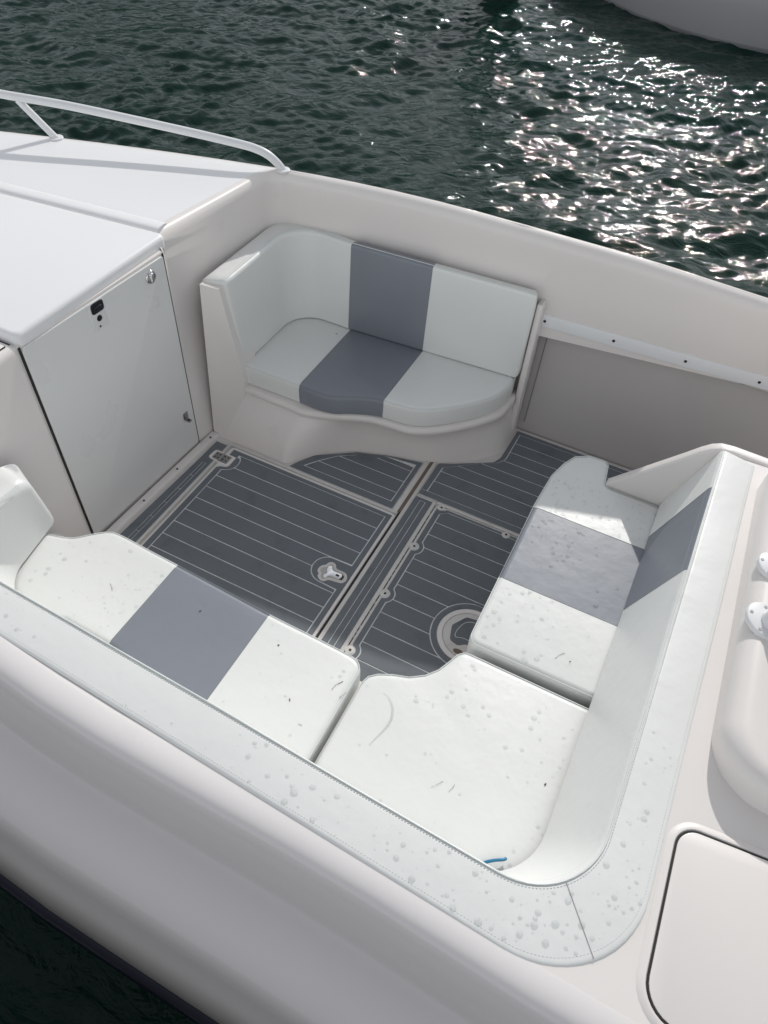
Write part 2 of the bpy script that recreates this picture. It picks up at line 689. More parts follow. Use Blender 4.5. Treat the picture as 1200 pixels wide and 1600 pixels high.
lin_prof = [(.0, .0), (.0, .30), (.0, .70), (.0, 1.0), (.0, 1.04), (.003, 1.058), (.012, 1.074), (.026, 1.084), (.046, 1.087)]
BX0, BX1 = -1.080, -1.116            # bulkhead x at y = 0 and y = -.8
bu = Vector((BX1 - BX0, -.8, 0)).normalized()       # along the bulkhead, towards the near side
bn = Vector((-bu.y, bu.x, 0)).normalized()
if bn.x < 0: bn = -bn
BF = frame((BX0, 0, 0), bu, (0, 0, 1), bn)          # u to the near side, v up, w into the cockpit
rings = []
top_edge = []
for i, p in enumerate(liner):
    n = outward(liner, i)
    lean = max(0.0, min(1.0, (.62 - p.y) / .5)) if p.x < -1.0 else 0.0      # the wall beside the bulkhead leans back
    dz = far_drop(p.x)
    rings.append([(p.x + n.x * d + .088 * lean * (1 - z / 1.087), p.y + n.y * d, z - dz * min(1, z / .7) if z > 0 else (.62 if p.x > -.9 else 0)) for d, z in lin_prof])
    if p.x > -.9:
        rings[-1][1] = rings[-1][0] = (rings[-1][0][0], rings[-1][0][1], .60)
    top_edge.append(rings[-1][-1])
rings.insert(0, [BF(.066, min(z, 1.062), 0.0) for d, z in lin_prof])
part('cockpit_liner', loft(rings, closed=False), GEL, smooth=50)

# lower far wall, set back below the trim board
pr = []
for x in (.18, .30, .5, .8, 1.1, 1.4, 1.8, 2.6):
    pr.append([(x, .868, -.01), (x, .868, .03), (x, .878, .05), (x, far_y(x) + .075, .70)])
sp = part('side_panel', loft(pr, closed=False), WARM_GREY)  # one even grey, darker than the liner above
part('side_panel_seam', tube([(.318, .874, .05), (.318, far_y(.32) + .066, .64)], .0024, 6), SEAMDARK)


def slab_xz(pts, y0, y1, r=0.0, seg=3):
    """polygon in x,z extruded along y"""
    v, f = prism([(a, b) for a, b in pts], 0, y1 - y0, rt=r, rb=r, seg=seg, T=frame((0, y1, 0), (1, 0, 0), (0, 0, 1), (0, -1, 0)))
    return v, f


tb = MB()
rr_ = []
for x in [.262, .265] + side_x[10:]:
    y = far_y(x) - .004
    z = .655 - .055 * (x - .27)
    rr_.append([(x, y + .03, z), (x, y + .001, z), (x, y - .003, z + .004), (x, y - .003, z + .060), (x, y + .001, z + .066), (x, y + .03, z + .066)])
trim = part('trim_board', loft(rr_, closed=True, cap0=True, cap1=True), RAILP, normals=True)
for x in (.30, .62, .945, 1.27):
    y = far_y(x) - .007; z = .655 - .055 * (x - .27) + .034
    part('screw', prism(disc(0, 0, .0068, 12), -.004, .0022, T=frame((x, y, z), (1, 0, 0), (0, 0, 1), (0, -1, 0))), BLACK, parent=trim)

# ---- foredeck
slide_gap_y = .020
te = [(p[0], p[1]) for p in top_edge]
fd = [p for p in te if p[0] < -1.03]
xe = fd[-1][0] - .012
outer = [(x, .868 + taper(x)) for x in [-1.05, -1.08, -1.12, -1.2, -1.3, -1.5, -1.7, -1.9, -2.1, -2.3, -2.5, -2.8, -3.1] if x < xe]
inner = [(-3.1, -.19), (-1.95, -.045)]
fdpoly = fd + outer + inner
fdv = [(x, y, 1.0868) for x, y in fdpoly]
deck = part('foredeck', (fdv, [tuple(range(len(fdv)))]), GEL_DECK)
me = deck.data
bm = bmesh.new(); bm.from_mesh(me)
bmesh.ops.triangulate(bm, faces=bm.faces)
for f_ in bm.faces:
    if f_.normal.z < 0: f_.normal_flip()
bm.to_mesh(me); bm.free()
# bevelled lip of the deck along the sliding hatch
lip = []
a0, b0 = Vector((-1.165, .006)), Vector((-3.1, -.215))
dirv = (b0 - a0).normalized(); nn = Vector((dirv.y, -dirv.x))
if nn.y < 0: nn = -nn
for t in (0, .01, .3, .8, 1.3, 1.95):
    c = a0 + dirv * t
    lip.append([(c.x + nn.x * d, c.y + nn.y * d, z) for d, z in [(.085, 1.086), (.078, 1.0895), (.064, 1.0935), (.030, 1.0945), (.013, 1.090), (.007, 1.079), (.006, 1.03)]])
part('deck_lip', loft(lip, closed=False, cap0=True), GEL_DECK, smooth=60, normals=True)

# ---- sliding companionway hatch and the cabin block beside it
sl = fillet([(-1.105, .000), (-3.1, -.225), (-3.1, -.80), (-1.112, -.800)], [.03, 0, 0, .03], 5)
part('sliding_hatch', prism(sl, 1.052, 1.104, rt=.020, rb=.004, seg=5), GEL_DECK, smooth=50)
part('hatch_slot', prism([(-1.13, -.005), (-3.1, -.225), (-3.1, -.81), (-1.13, -.815)], .98, 1.054), GAP)
cb = fillet([(-1.108, -.8055), (-3.1, -.8055), (-3.1, -1.62), (-1.108, -1.50)], [.02, 0, 0, .05], 4)
part('cabin_side', prism(cb, 0, 1.075, rt=.03, seg=5), GEL, smooth=50)

# ---- bulkhead with door
part('bulkhead', prism([(.060, 0), (.815, 0), (.815, 1.06), (.060, 1.06)], -.03, -.002, T=BF), GEL)
door = part('cabin_door', prism(rrect(.072, .795, .028, 1.050, .012), -.016, .006, rt=.003, T=BF), DOORM)
part('door_gap', prism([(.064, .02), (.0715, .02), (.0715, 1.055), (.064, 1.055)], -.002, .001, T=BF), GAP, parent=door)
part('door_gap', prism([(.7955, .02), (.8045, .02), (.8045, 1.055), (.7955, 1.055)], -.002, .002, T=BF), GAP, parent=door)
# fittings on the door
pl = part('lock_plate', prism(rrect(.415, .490, .935, 1.050, .006), .005, .0085, rt=.0015, T=BF), DOORM, parent=door)
part('flush_handle', prism(rrect(.418, .480, 1.002, 1.046, .012), .008, .0115, rt=.002, T=BF), BLACK, parent=door)
part('handle_grip', prism(rrect(.432, .468, 1.012, 1.030, .004), .011, .0155, rt=.002, T=BF), BLACK, parent=door)
part('keyhole', prism(disc(.452, .978, .0125, 20), .008, .0105, rt=.001, T=BF), BLACK, parent=door)
part('screw', prism(disc(.458, .945, .0042, 10), .008, .0102, T=BF), GAP, parent=door)
kn = MB()
kn.add(prism(disc(.160, 1.000, .027, 28), .005, .013, rt=.005, seg=4, T=BF))
part('turn_latch', (kn.v, kn.f), CHROME, parent=door)
part('turn_latch_bar', prism(rrect(.152, .168, .979, 1.021, .007), .0125, .0215, rt=.005, T=BF), CHROME, parent=door)
hs = MB()
hs.add(prism(rrect(.112, .142, .222, .262, .004), .005, .009, rt=.001, T=BF))
hs.add(prism(rrect(.118, .138, .008, .036, .004), .218, .223, rt=.001, T=frame((BX0, 0, 0), bu, bn, (0, 0, 1))))
part('hasp', (hs.v, hs.f), STEEL, parent=door)
part('hasp_eye', prism(disc(.128, .024, .006, 12), .2225, .2245, T=frame((BX0, 0, 0), bu, bn, (0, 0, 1))), GAP, parent=door)

# ---- white tube bow rail on the foredeck
rp = [(-3.05, -.02, 1.33), (-2.75, .18, 1.31), (-2.462, .321, 1.281), (-2.3, .38, 1.26), (-2.016, .476, 1.243), (-1.732, .565, 1.218), (-1.443, .649, 1.193),
      (-1.239, .703, 1.175), (-1.152, .725, 1.163), (-1.094, .739, 1.142), (-1.052, .750, 1.108), (-1.028, .755, 1.078)]
rl = part('bow_rail', tube(smooth_path(rp, 5), .0185, 14), RAILP, smooth=60)
part('rail_post', tube([(-2.225, .405, 1.243), (-2.093, .449, 1.085)], .016, 12), RAILP, parent=rl, smooth=60)
part('post_flange', prism(disc(-2.093, .449, .032, 20), 1.086, 1.094, rt=.003), RAILP, parent=rl)
part('post_flange', prism(disc(-1.026, .752, .030, 20), 1.084, 1.092, rt=.003), RAILP, parent=rl)

# ---- cockpit floor
sole = part('cockpit_sole', prism([(-1.10, -1.55), (2.0, -1.55), (2.0, .86), (-1.10, .86)], -.06, 0), GEL_DIRTY)
GL = .0060                      # width of the pale line between planks
Z0, Z1, Z2 = .0035, .0065, .0095


def fpoly(xsf, xef, y0, y1, n=16):
    ys = [y0 + (y1 - y0) * i / n for i in range(n + 1)]
    return [(xsf(y), y) for y in ys] + [(xef(y), y) for y in reversed(ys)]


def clean(poly):
    out = []
    for p in poly:
        if not out or (Vector(p) - Vector(out[-1])).length > 2e-4:
            out.append(p)
    return out


def add_plank(parent, xsf, xef, y0, y1, curved):
    n = 16 if curved else 1
    ya, yb = y0 + GL / 2, y1 - GL / 2
    poly = fpoly(xsf, xef, ya, yb, n)
    if min(xef(ya) - xsf(ya), xef(yb) - xsf(yb)) < .004:
        ys = [y for y in np.linspace(ya, yb, 30) if xef(y) - xsf(y) > .004]
        if len(ys) < 2: return None
        poly = fpoly(xsf, xef, ys[0], ys[-1], n)
    z = random.uniform(-.0002, .0002)
    return part('plank', prism(clean(poly), Z1, Z2 + z, rt=.0008, seg=1), FOAM, parent=parent)


def const(c):
    return lambda y: c


# -- main hatch
hatch = part('floor_hatch', prism(rrect(-.926, -.002, -.93, -.004, .02), -.002, .0060, rt=.003, seg=2), GEL)
part('foam_base', prism(rrect(-.912, -.016, -.915, -.019, .012), .0055, Z1 + .0002), FOAMLINE, parent=hatch)


def h_end(y, off):
    r = .071 + off
    dy = y + .442
    return -.125 - math.sqrt(max(0, r * r - dy * dy)) if abs(dy) < r else -.041 - off


def h_start(y, off):
    # the hinge pocket takes a rounded bite out of the corner
    r = .066 + off
    cx, cy = -.895, -.098
    dy = y - cy
    if abs(dy) < r:
        return max(-.882 + off, cx + math.sqrt(r * r - dy * dy))
    return -.882 + off


lines = [-.042, -.125, -.208, -.290, -.372, -.455, -.538, -.621, -.704, -.787, -.87]
for a, b in zip(lines[1:], lines[:-1]):
    add_plank(hatch, lambda y: h_start(y, GL / 2), lambda y: h_end(y, GL / 2), a, b, True)
bd = MB()
ys = np.linspace(-.87 - GL / 2, -.042 + GL / 2, 260)
poly = [(-.913, float(y)) for y in ys] + [(h_start(float(y), -GL / 2), float(y)) for y in ys[::-1]]


def cutx(y):        # the hinge's own pocket
    return -.913


bd.add(prism(clean([(-.913, -.165), (-.913, -.87)] + [(h_start(float(y), -GL / 2), float(y)) for y in ys if y < -.165]), Z1, Z2, rt=.0008, seg=1))
bd.add(prism(clean([(-.862, -.133 + .004), (-.872, -.142)] + [(-.900, -.150), (-.913, -.1648)] + [(h_start(float(y), -GL / 2), float(y)) for y in ys if -.165 <= y < -.06] + [(-.862, -.06)]), Z1, Z2, rt=.0008, seg=1))
bd.add(prism(clean([(h_end(float(y), -GL / 2), float(y)) for y in ys] + [(-.015, -.042 + GL / 2), (-.015, -.87)]), Z1, Z2, rt=.0008, seg=1))
bd.add(prism([(-.905, -.020), (-.015, -.020), (-.015, -.0402), (-.862, -.0402), (-.862, -.060), (-.905, -.060)], Z1, Z2, rt=.0008, seg=1))
bd.add(prism([(-.913, -.913), (-.015, -.913), (-.015, -.872), (-.913, -.872)], Z1, Z2, rt=.0008, seg=1))
part('foam_border', (bd.v, bd.f), FOAM, parent=hatch)
# hinge
part('hinge_pocket', prism(fillet([(-.990, -.128), (-.864, -.138), (-.862, -.062), (-.984, -.062)], .018, 5), .004, .0112, rt=.0025, seg=2), GEL, parent=hatch)
hg = MB()
hg.add(prism(rrect(-.968, -.930, -.122, -.074, .005), .0105, .0135, rt=.001))
hg.add(prism(rrect(-.921, -.880, -.126, -.074, .005), .0105, .0135, rt=.001))
hg.add(tube([(-.9255, -.127, .0135), (-.9255, -.071, .0135)], .0048, 10))
hinge = part('hinge', (hg.v, hg.f), STEEL, parent=hatch)
for x in (-.958, -.940, -.911, -.892):
    for y in (-.110, -.087):
        part('screw', prism(disc(x, y, .0042, 10), .0125, .0143), GAP, parent=hatch)
# flush latch
rim = [(-.159, -.47), (-.163, -.453), (-.157, -.434), (-.144, -.422), (-.138, -.405), (-.123, -.396), (-.105, -.401), (-.089, -.419), (-.048, -.42), (-.03, -.434), (-.024, -.458), (-.039, -.478), (-.091, -.488), (-.107, -.504), (-.125, -.506), (-.145, -.493), (-.148, -.479)]
pocket = [(-.148, -.463), (-.151, -.451), (-.144, -.439), (-.133, -.433), (-.128, -.416), (-.119, -.41), (-.109, -.414), (-.098, -.428), (-.052, -.43), (-.041, -.44), (-.036, -.457), (-.045, -.466), (-.097, -.477), (-.11, -.494), (-.121, -.496), (-.133, -.487), (-.136, -.473)]
lat = [(-.125, -.45), (-.129, -.429), (-.122, -.419), (-.11, -.42), (-.105, -.431), (-.092, -.437), (-.053, -.438), (-.053, -.464), (-.098, -.47), (-.104, -.486), (-.113, -.493), (-.123, -.487), (-.124, -.475), (-.117, -.462)]
sock = [(-.052, -.436), (-.040, -.443), (-.041, -.463), (-.053, -.466)]
bdr = [(-.195 + .07 * 0, 0)]
part('latch_rim', prism(smooth_path(rim, 4, True), Z1, .0115, rt=.0012, seg=2), GEL_DIRTY, parent=hatch)
part('latch_pocket', prism(smooth_path(pocket, 4, True), Z1, .0119), WARM_GREY, parent=hatch)
part('latch_socket', prism(sock, Z1, .0128), BLACK, parent=hatch)
part('latch_handle', prism(smooth_path(lat, 4, True), Z1, .0165, rt=.003, seg=3), CHROME, parent=hatch)
part('latch_slot', prism(rrect(-.076, -.060, -.458, -.447, .002), .016, .0168), BLACK, parent=hatch)

# -- gutters and raised rims round the hatch
part('hatch_gutter', prism([(-.938, -1.0), (-.9265, -1.0), (-.9265, .002), (-.938, .002)], .0005, .0028), WARM_GREY)
part('hatch_gutter', prism([(-.926, .0022), (.0, .0022), (.0, -.0035), (-.926, -.0035)], .0005, .0028), WARM_GREY)
part('hatch_gutter', prism([(.0002, -1.0), (.011, -1.0), (.011, .020), (.0002, .020)], .0005, .0030), GAP)
part('gutter_rim', prism(rrect(-.951, -.9385, -1.0, .012, .003), .0, .0085, rt=.003, seg=2), GEL_DIRTY)
part('gutter_rim', prism(rrect(-.9384, -.004, .0024, .0165, .003), .0, .0085, rt=.003, seg=2), GEL_DIRTY)
part('gutter_rim', prism(rrect(.0112, .030, -1.0, .40, .003), .0, .0085, rt=.003, seg=2), GEL_DIRTY)
part('gutter_seal', prism([(-.006, .0205), (.011, .0205), (.011, .41), (-.006, .40)], .0005, .0038), SEALBROWN)
part('gutter_rim', prism(rrect(-.032, -.0062, .0155, .385, .004), 0, .0080, rt=.003, seg=2), GEL_DIRTY)

# -- strip along the bulkhead: raised sill with screws, foam strip with small blocks
sill = part('door_sill', prism([(-1.106, -.97), (-1.066, -.97), (-1.026, .03), (-1.070, .03)], 0, .026, rt=.008, seg=3), GEL)
for y in (-.02, -.28, -.52, -.76):
    x = -1.045 + .036 * y
    part('screw', prism(disc(x, y, .0055, 10), .025, .0275), GAP, parent=sill)
fs = part('floor_strip', prism([(-1.016, -.012), (-.952, -.012), (-.952, -1.0), (-1.052, -1.0)], 0, Z1), FOAMLINE)
fb = MB()
GX0, GX1 = -.9905, -.9725
for y0, y1 in ((-.165, -.0125), (-1.0, -.165)):
    if y0 == -.165:
        fb.add(prism([(-1.015, y1), (-.953, y1), (-.953, y0), (-1.019, y0)], Z1, Z2, rt=.0008, seg=1))
    else:
        fb.add(prism([(-1.019, y1), (GX0 - .002, y1), (GX0 - .012, y0), (-1.051, y0)], Z1, Z2, rt=.0008, seg=1))
        fb.add(prism([(GX1 + .002, y1), (-.953, y1), (-.953, y0), (GX1 - .008, y0)], Z1, Z2, rt=.0008, seg=1))
part('foam_border', (fb.v, fb.f), FOAM, parent=fs)
y = -.168
while y > -.98:
    s = (-y - .165) / .835
    y2 = y - .096
    s2 = (-y2 - .165) / .835
    part('plank', prism([(GX0 - .010 * s + .002, y), (GX1 - .010 * s - .002, y), (GX1 - .010 * s2 - .002, y2), (GX0 - .010 * s2 + .002, y2)], Z1, Z2, rt=.0008, seg=1), FOAM, parent=fs)
    y = y2 - .004

# -- small corner panel below the far seat
tri_o = [(.030, -.604), (.145, -.534), (.272, -.358), (.337, -.177), (.372, -.034)]
tri_i = [(.056, -.545), (.123, -.497), (.197, -.432), (.255, -.349), (.292, -.23), (.316, -.075)]
tp = part('corner_floor_panel', prism(clean([(interp(tri_o, y), y) for y in np.linspace(.018, .372, 24)] + [(-.034, .372), (-.034, .018)]), 0, Z1), FOAMLINE)
tb_ = MB()
yy = np.linspace(.060, .316, 40)
tb_.add(prism(clean([(interp(tri_o, float(y)), float(y)) for y in yy] + [(interp(tri_i, float(y)) - GL, float(y)) for y in yy[::-1]]), Z1, Z2, rt=.0008, seg=1))
tb_.add(prism([(-.060 + GL / 2, .058), (-.036, .058), (-.036, .34), (-.060 + GL / 2, .34)], Z1, Z2, rt=.0008, seg=1))
tb_.add(prism([(interp(tri_o, .02), .02), (-.036, .02), (-.036, .0575), (interp(tri_o, .058), .0575)], Z1, Z2, rt=.0008, seg=1))
tb_.add(prism([(-.235, .3185), (-.06, .3405), (-.036, .3405), (-.036, .368), (-.17, .337)], Z1, Z2, rt=.0008, seg=1))
part('foam_border', (tb_.v, tb_.f), FOAM, parent=tp)
for a, b in ((.060, .122), (.122, .204), (.204, .286), (.286, .318)):
    add_plank(tp, lambda y: interp(tri_i, y) + GL / 2, const(-.060 - GL / 2), a, b, True)

# -- narrow strip between the two hatches
ns = part('centre_strip', prism([(.031, -1.0), (.117, -1.0), (.117, .150), (.031, .150)], 0, Z1), FOAMLINE)
nb = MB()
for x0, x1 in ((.0315, .0580), (.0905, .1165)):
    nb.add(prism([(x0, -1.0), (x1, -1.0), (x1, .1495), (x0, .1495)], Z1, Z2, rt=.0008, seg=1))
nb.add(prism([(.0585, .1345), (.090, .1345), (.090, .1495), (.0585, .1495)], Z1, Z2, rt=.0008, seg=1))
part('foam_border', (nb.v, nb.f), FOAM, parent=ns)
part('plank', prism(rrect(.0622, .0863, -1.0, .1305, .003, 2), Z1, Z2, rt=.0008, seg=1), FOAM, parent=ns)

# -- after hatch with screw tabs and round deck plate
ah = part('after_hatch', prism(rrect(.140, 1.0, -1.0, .148, .02), 0, .0060, rt=.003, seg=2), GEL_DIRTY)
ar = MB()
ar.add(prism(rrect(.118, .1365, -1.0, .166, .004), 0, .0085, rt=.003, seg=2))
ar.add(prism(rrect(.137, 1.0, .1520, .168, .004), 0, .0085, rt=.003, seg=2))
part('hatch_frame', (ar.v, ar.f), GEL_DIRTY, parent=ah)
# dirt-filled joint, broken up like the worn seal
js = MB()
y = .14
while y > -.98:
    L_ = random.uniform(.01, .045)
    js.add(prism([(.1372, y - L_), (.1392, y - L_), (.1392, y), (.1372, y)], .001, .0062))
    y -= L_ + random.uniform(.004, .02)
part('worn_seal', (js.v, js.f), GAP, parent=ah)
part('foam_base', prism(rrect(.152, .98, -1.0, .140, .012), .0055, Z1 + .0002), FOAMLINE, parent=ah)
TABS = [-.136, -.432, -.748]


def a_start(y, off):
    x = .179 + off
    for ty in TABS:
        r = .046 + off
        dy = y - ty
        if abs(dy) < r:
            x = max(x, .153 + math.sqrt(r * r - dy * dy))
    if y > .100:
        x = max(x, .179 + off + (y - .100) * 1.3)
    return x


def a_end(y, off):
    r = .163 + off
    dy = y + .455
    return .56 - math.sqrt(r * r - dy * dy) if abs(dy) < r else .95


def a_top(x):
    return .125


al = [.125, .043, -.039, -.120, -.200, -.281, -.362, -.443, -.524, -.606, -.688, -.770, -.852]
for a, b in zip(al[1:], al[:-1]):
    add_plank(ah, lambda y: a_start(y, GL / 2), lambda y: a_end(y, GL / 2), a, b, True)
ab = MB()
yy = np.linspace(-.90, .127, 320)


def tab_out(y):
    x = .1525
    for ty in TABS:
        dy = y - ty
        if abs(dy) < .026:
            x = max(x, .153 + math.sqrt(.026 ** 2 - dy * dy))
    return x


ab.add(prism(clean([(tab_out(float(y)), float(y)) for y in yy] + [(a_start(float(y), -GL / 2), float(y)) for y in yy[::-1]]), Z1, Z2, rt=.0006, seg=1))
ab.add(prism([(.190, .1272), (.95, .1272), (.95, .138), (.20, .138)], Z1, Z2, rt=.0006, seg=1))
ab.add(prism(clean([(a_end(float(y), -GL / 2), float(y)) for y in np.linspace(-.612, -.298, 60)] + [(.60, -.298), (.60, -.3255)]
                   + [(.56 - math.sqrt(max(0, .136 ** 2 - (float(y) + .455) ** 2)), float(y)) for y in np.linspace(-.319, -.591, 50)] + [(.60, -.5915), (.60, -.612)]), Z1, Z2, rt=.0006, seg=1))
part('foam_border', (ab.v, ab.f), FOAM, parent=ah)
for ty in TABS + [.139]:
    tx = .153 if ty < .1 else .168
    part('screw_tab', prism(disc(tx, ty, .0205, 24), Z1, .0098, rt=.002, seg=2), GEL_DIRTY, parent=ah)
    part('screw', prism(disc(tx + .003, ty, .0055, 12), .0095, .0113), GAP, parent=ah)
part('screw_tab', prism(disc(.503, .132, .0205, 24), Z1, .0102, rt=.002, seg=2), GEL_DIRTY, parent=ah)
part('screw', prism(disc(.503, .134, .0055, 12), .0095, .0115), GAP, parent=ah)
part('deck_plate_ring', annulus(.56, -.455, .112, .134, Z1, .0125), GEL, parent=ah)
part('deck_plate_lid', prism(disc(.56, -.455, .110, 48), Z1, .0105, rt=.002, seg=2), GEL_DIRTY, parent=ah)
part('lid_foam', prism(fillet([(.495, -.51), (.475, -.44), (.515, -.375), (.58, -.365), (.63, -.40), (.63, -.49), (.56, -.50), (.535, -.52)], .02, 5), .010, .0125, rt=.001, seg=1), FOAM, parent=ah)
part('lid_foam_line', tube(smooth_path([(.510, -.485, .0128), (.505, -.45, .0128), (.525, -.40, .0128), (.575, -.385, .0128), (.61, -.41, .0128), (.60, -.47, .0128), (.54, -.478, .0128)], 5, True), .0014, 6, closed=True), FOAMLINE, parent=ah)
part('lid_finger_hole', prism(disc(.548, -.545, .022, 24, .012), .010, .0112), SEALBROWN, parent=ah)

# -- after side panel under the far wall
ux_i = [(.206, .064), (.39, .068), (.43, .12), (.506, .215), (.56, .30), (.60, .325), (.81, .327)]
ux_o = [(.171, .034), (.405, .036), (.438, .10), (.55, .278), (.60, .298), (.833, .305)]
yy = [float(a) for a in np.linspace(.171, .833, 60)]
up_ = part('side_floor_panel', prism(clean([(interp(ux_o, y), y) for y in yy] + [(1.6, .833), (1.6, .171)]), 0, Z1), FOAMLINE)
ub = MB()
y2 = [float(a) for a in np.linspace(.208, .809, 60)]
ub.add(prism(clean([(interp(ux_o, y) + .001, y) for y in y2] + [(interp(ux_i, y) - GL / 2, y) for y in y2[::-1]]), Z1, Z2, rt=.0006, seg=1))
ub.add(prism([(.035, .1725), (1.6, .1725), (1.6, .2035), (.035, .2035)], Z1, Z2, rt=.0006, seg=1))
ub.add(prism([(.305, .8115), (1.6, .8115), (1.6, .832), (.305, .832)], Z1, Z2, rt=.0006, seg=1))
part('foam_border', (ub.v, ub.f), FOAM, parent=up_)
ul = [.2055, .284, .361, .438, .513, .588, .663, .737, .8095]
for a, b in zip(ul[:-1], ul[1:]):
    add_plank(up_, lambda y: interp(ux_i, y) + GL / 2, const(1.58), a, b, True)

# ---- moulded base of the far seat
floor_line = [(-1.062, .030), (-.95, .030), (-.81, .031), (-.70, .030), (-.636, .030), (-.579, .085), (-.514, .164), (-.44, .235), (-.36, .288), (-.25, .326), (-.169, .347), (-.042, .382), (.076, .440), (.16, .505), (.232, .575), (.280, .645), (.292, .72), (.292, .846)]
lip_line = [(-1.062, .172), (-.964, .176), (-.80, .173), (-.70, .173), (-.617, .168), (-.53, .192), (-.45, .226), (-.38, .258), (-.30, .288), (-.22, .299), (-.15, .303), (-.10, .311), (-.03, .345), (.045, .400), (.13, .485), (.195, .565), (.245, .65), (.262, .78)]
rows = []
fl = smooth_path(floor_line, 4); ll = smooth_path(lip_line, 4)
for (fx, fy), (lx, ly) in zip(fl, ll):
    a, b = Vector((fx, fy)), Vector((lx, ly))
    sm0 = max(0.0, min(1.0, (fx + .75) / .40))
    out = Vector((0.35 * sm0, -1)).normalized()
    ring = []
    sm_ = max(0.0, min(1.0, (fx + .70) / .40))
    conc = .040 * sm_ * sm_ * (3 - 2 * sm_)
    for s, z in ((0, 0), (.02, .008), (.05, .03), (.25, .09), (.5, .145), (.75, .19), (.92, .212)):
        p = a.lerp(b, s) - out * conc * math.sin(math.pi * s)
        ring.append((p.x, p.y, z))
    for o_, z in ((.004, .222), (.010, .232), (.012, .244), (.008, .256), (-.004, .264), (-.06, .266)):
        p = b + out * o_
        ring.append((p.x, p.y, z))
    rows.append(ring)
part('far_seat_base', loft(rows, closed=False), GEL, smooth=60)
part('far_seat_base', prism([(-1.06, .10), (-.9, .24), (-.2, .36), (.05, .46), (.2, .66), (.25, .80), (-1.0, .80)], .20, .262), GEL)
# upright moulding beside the bulkhead and at the seat's after end
arm = MB()
tw = [(-1.062, .030, 0), (-1.062, .098, .835), (-.968, .108, .835), (-.935, .165, .30), (-.935, .155, .22), (-.99, .030, 0)]
arm.add(loft([[(x, y, z) for x, y, z in tw], [(x, y + .006 + .12, z) for x, y, z in tw]], closed=True, cap0=True, cap1=True))
part('seat_upright', (arm.v, arm.f), GEL, normals=True, smooth=20)
part('seat_upright', prism(rrect(.258, .289, .785, .868, .010), .0, .795, rt=.012), GEL)

# ---- bases below the near and after seats
part('seat_base', prism(fillet([(-1.07, -.99), (.36, -.99), (.66, -.86), (.66, .24), (1.3, .24), (1.3, -1.62), (-1.07, -1.60)], [.02, .08, .05, .02, 0, 0, 0], 4), 0, .30), GEL)

# ---- after end: wing panel, deck, raised pod, locker lid
wing = [(.832, 0), (.832, .425), (.850, .445), (1.06, .69), (1.105, .745), (1.135, .775), (1.165, .792), (1.21, .797), (2.6, .76), (2.6, 0)]
part('wing_panel', slab_xz(wing, .246, .292, r=.010), GEL, smooth=45)
part('after_deck', prism([(1.235, .244), (2.6, .244), (2.6, -1.655), (1.0, -1.645), (1.0, -1.61), (1.05, -1.59), (1.12, -1.545), (1.19, -1.46), (1.235, -1.34)], .70, .7868), GEL)
pod = fillet([(1.318, .20), (1.352, -1.055), (2.6, -1.10), (2.6, .20)], [.10, .16, 0, 0], 10)
part('transom_pod', prism(pod, .765, .905, rt=.055, seg=7), GEL, smooth=60)
lid = fillet([(1.318, -1.192), (1.325, -1.625), (1.9, -1.62), (1.9, -1.14)], [.055, .075, .05, .05], 8)
part('locker_gasket', prism(lid, .780, .7908), GAP)
part('locker_lid', prism(inset(ccw(lid), .0045), .780, .7933, rt=.003, seg=2), GEL)
lo = [q + q[:1] for q in (inset(ccw(lid), k) for k in (.0, -.004, -.012, -.022))]
part('locker_coaming', loft([[(p[0], p[1], .787), (q[0], q[1], .7930), (w[0], w[1], .7930), (u[0], u[1], .787)] for p, q, w, u in zip(*lo)], closed=False), GEL, smooth=50, normals=True)


def stanchion(cx, cy, ang, r=.052):
    c, s = math.cos(ang), math.sin(ang)
    ft = part('arch_foot', prism([(cx + x * c - y * s, cy + x * s + y * c) for x, y in disc(0, 0, r, 32, r * .80)], .900, .916, rt=.006, seg=3), RAILP, smooth=60)
    for a in (2.6, 3.9, 5.2):
        x, y = math.cos(a) * r * .74, math.sin(a) * r * .62
        part('screw', prism(disc(cx + x * c - y * s, cy + x * s + y * c, .0048, 12), .914, .9175), STEEL, parent=ft)
    part('arch_leg', tube(smooth_path([(cx + .022, cy + .004, .910), (cx + .036, cy + .004, .96), (cx + .075, cy + .01, 1.05), (cx + .16, cy + .03, 1.3), (cx + .25, cy + .05, 1.75)], 5), [.040] * 4 + [.034] * 17, 18), RAILP, parent=ft, smooth=60)


stanchion(1.385, -.35, -.9, .056)
stanchion(1.392, -.565, -.9, .066)
eng = fillet([(1.56, -.95), (1.56, -.20), (2.15, -.20), (2.15, -.95)], .12, 6)
part('added_engine_cover', prism(eng, .90, 1.45, rt=.12, seg=6), GEL, smooth=60)  # unseen cover, added to cast the shadow on the after deck

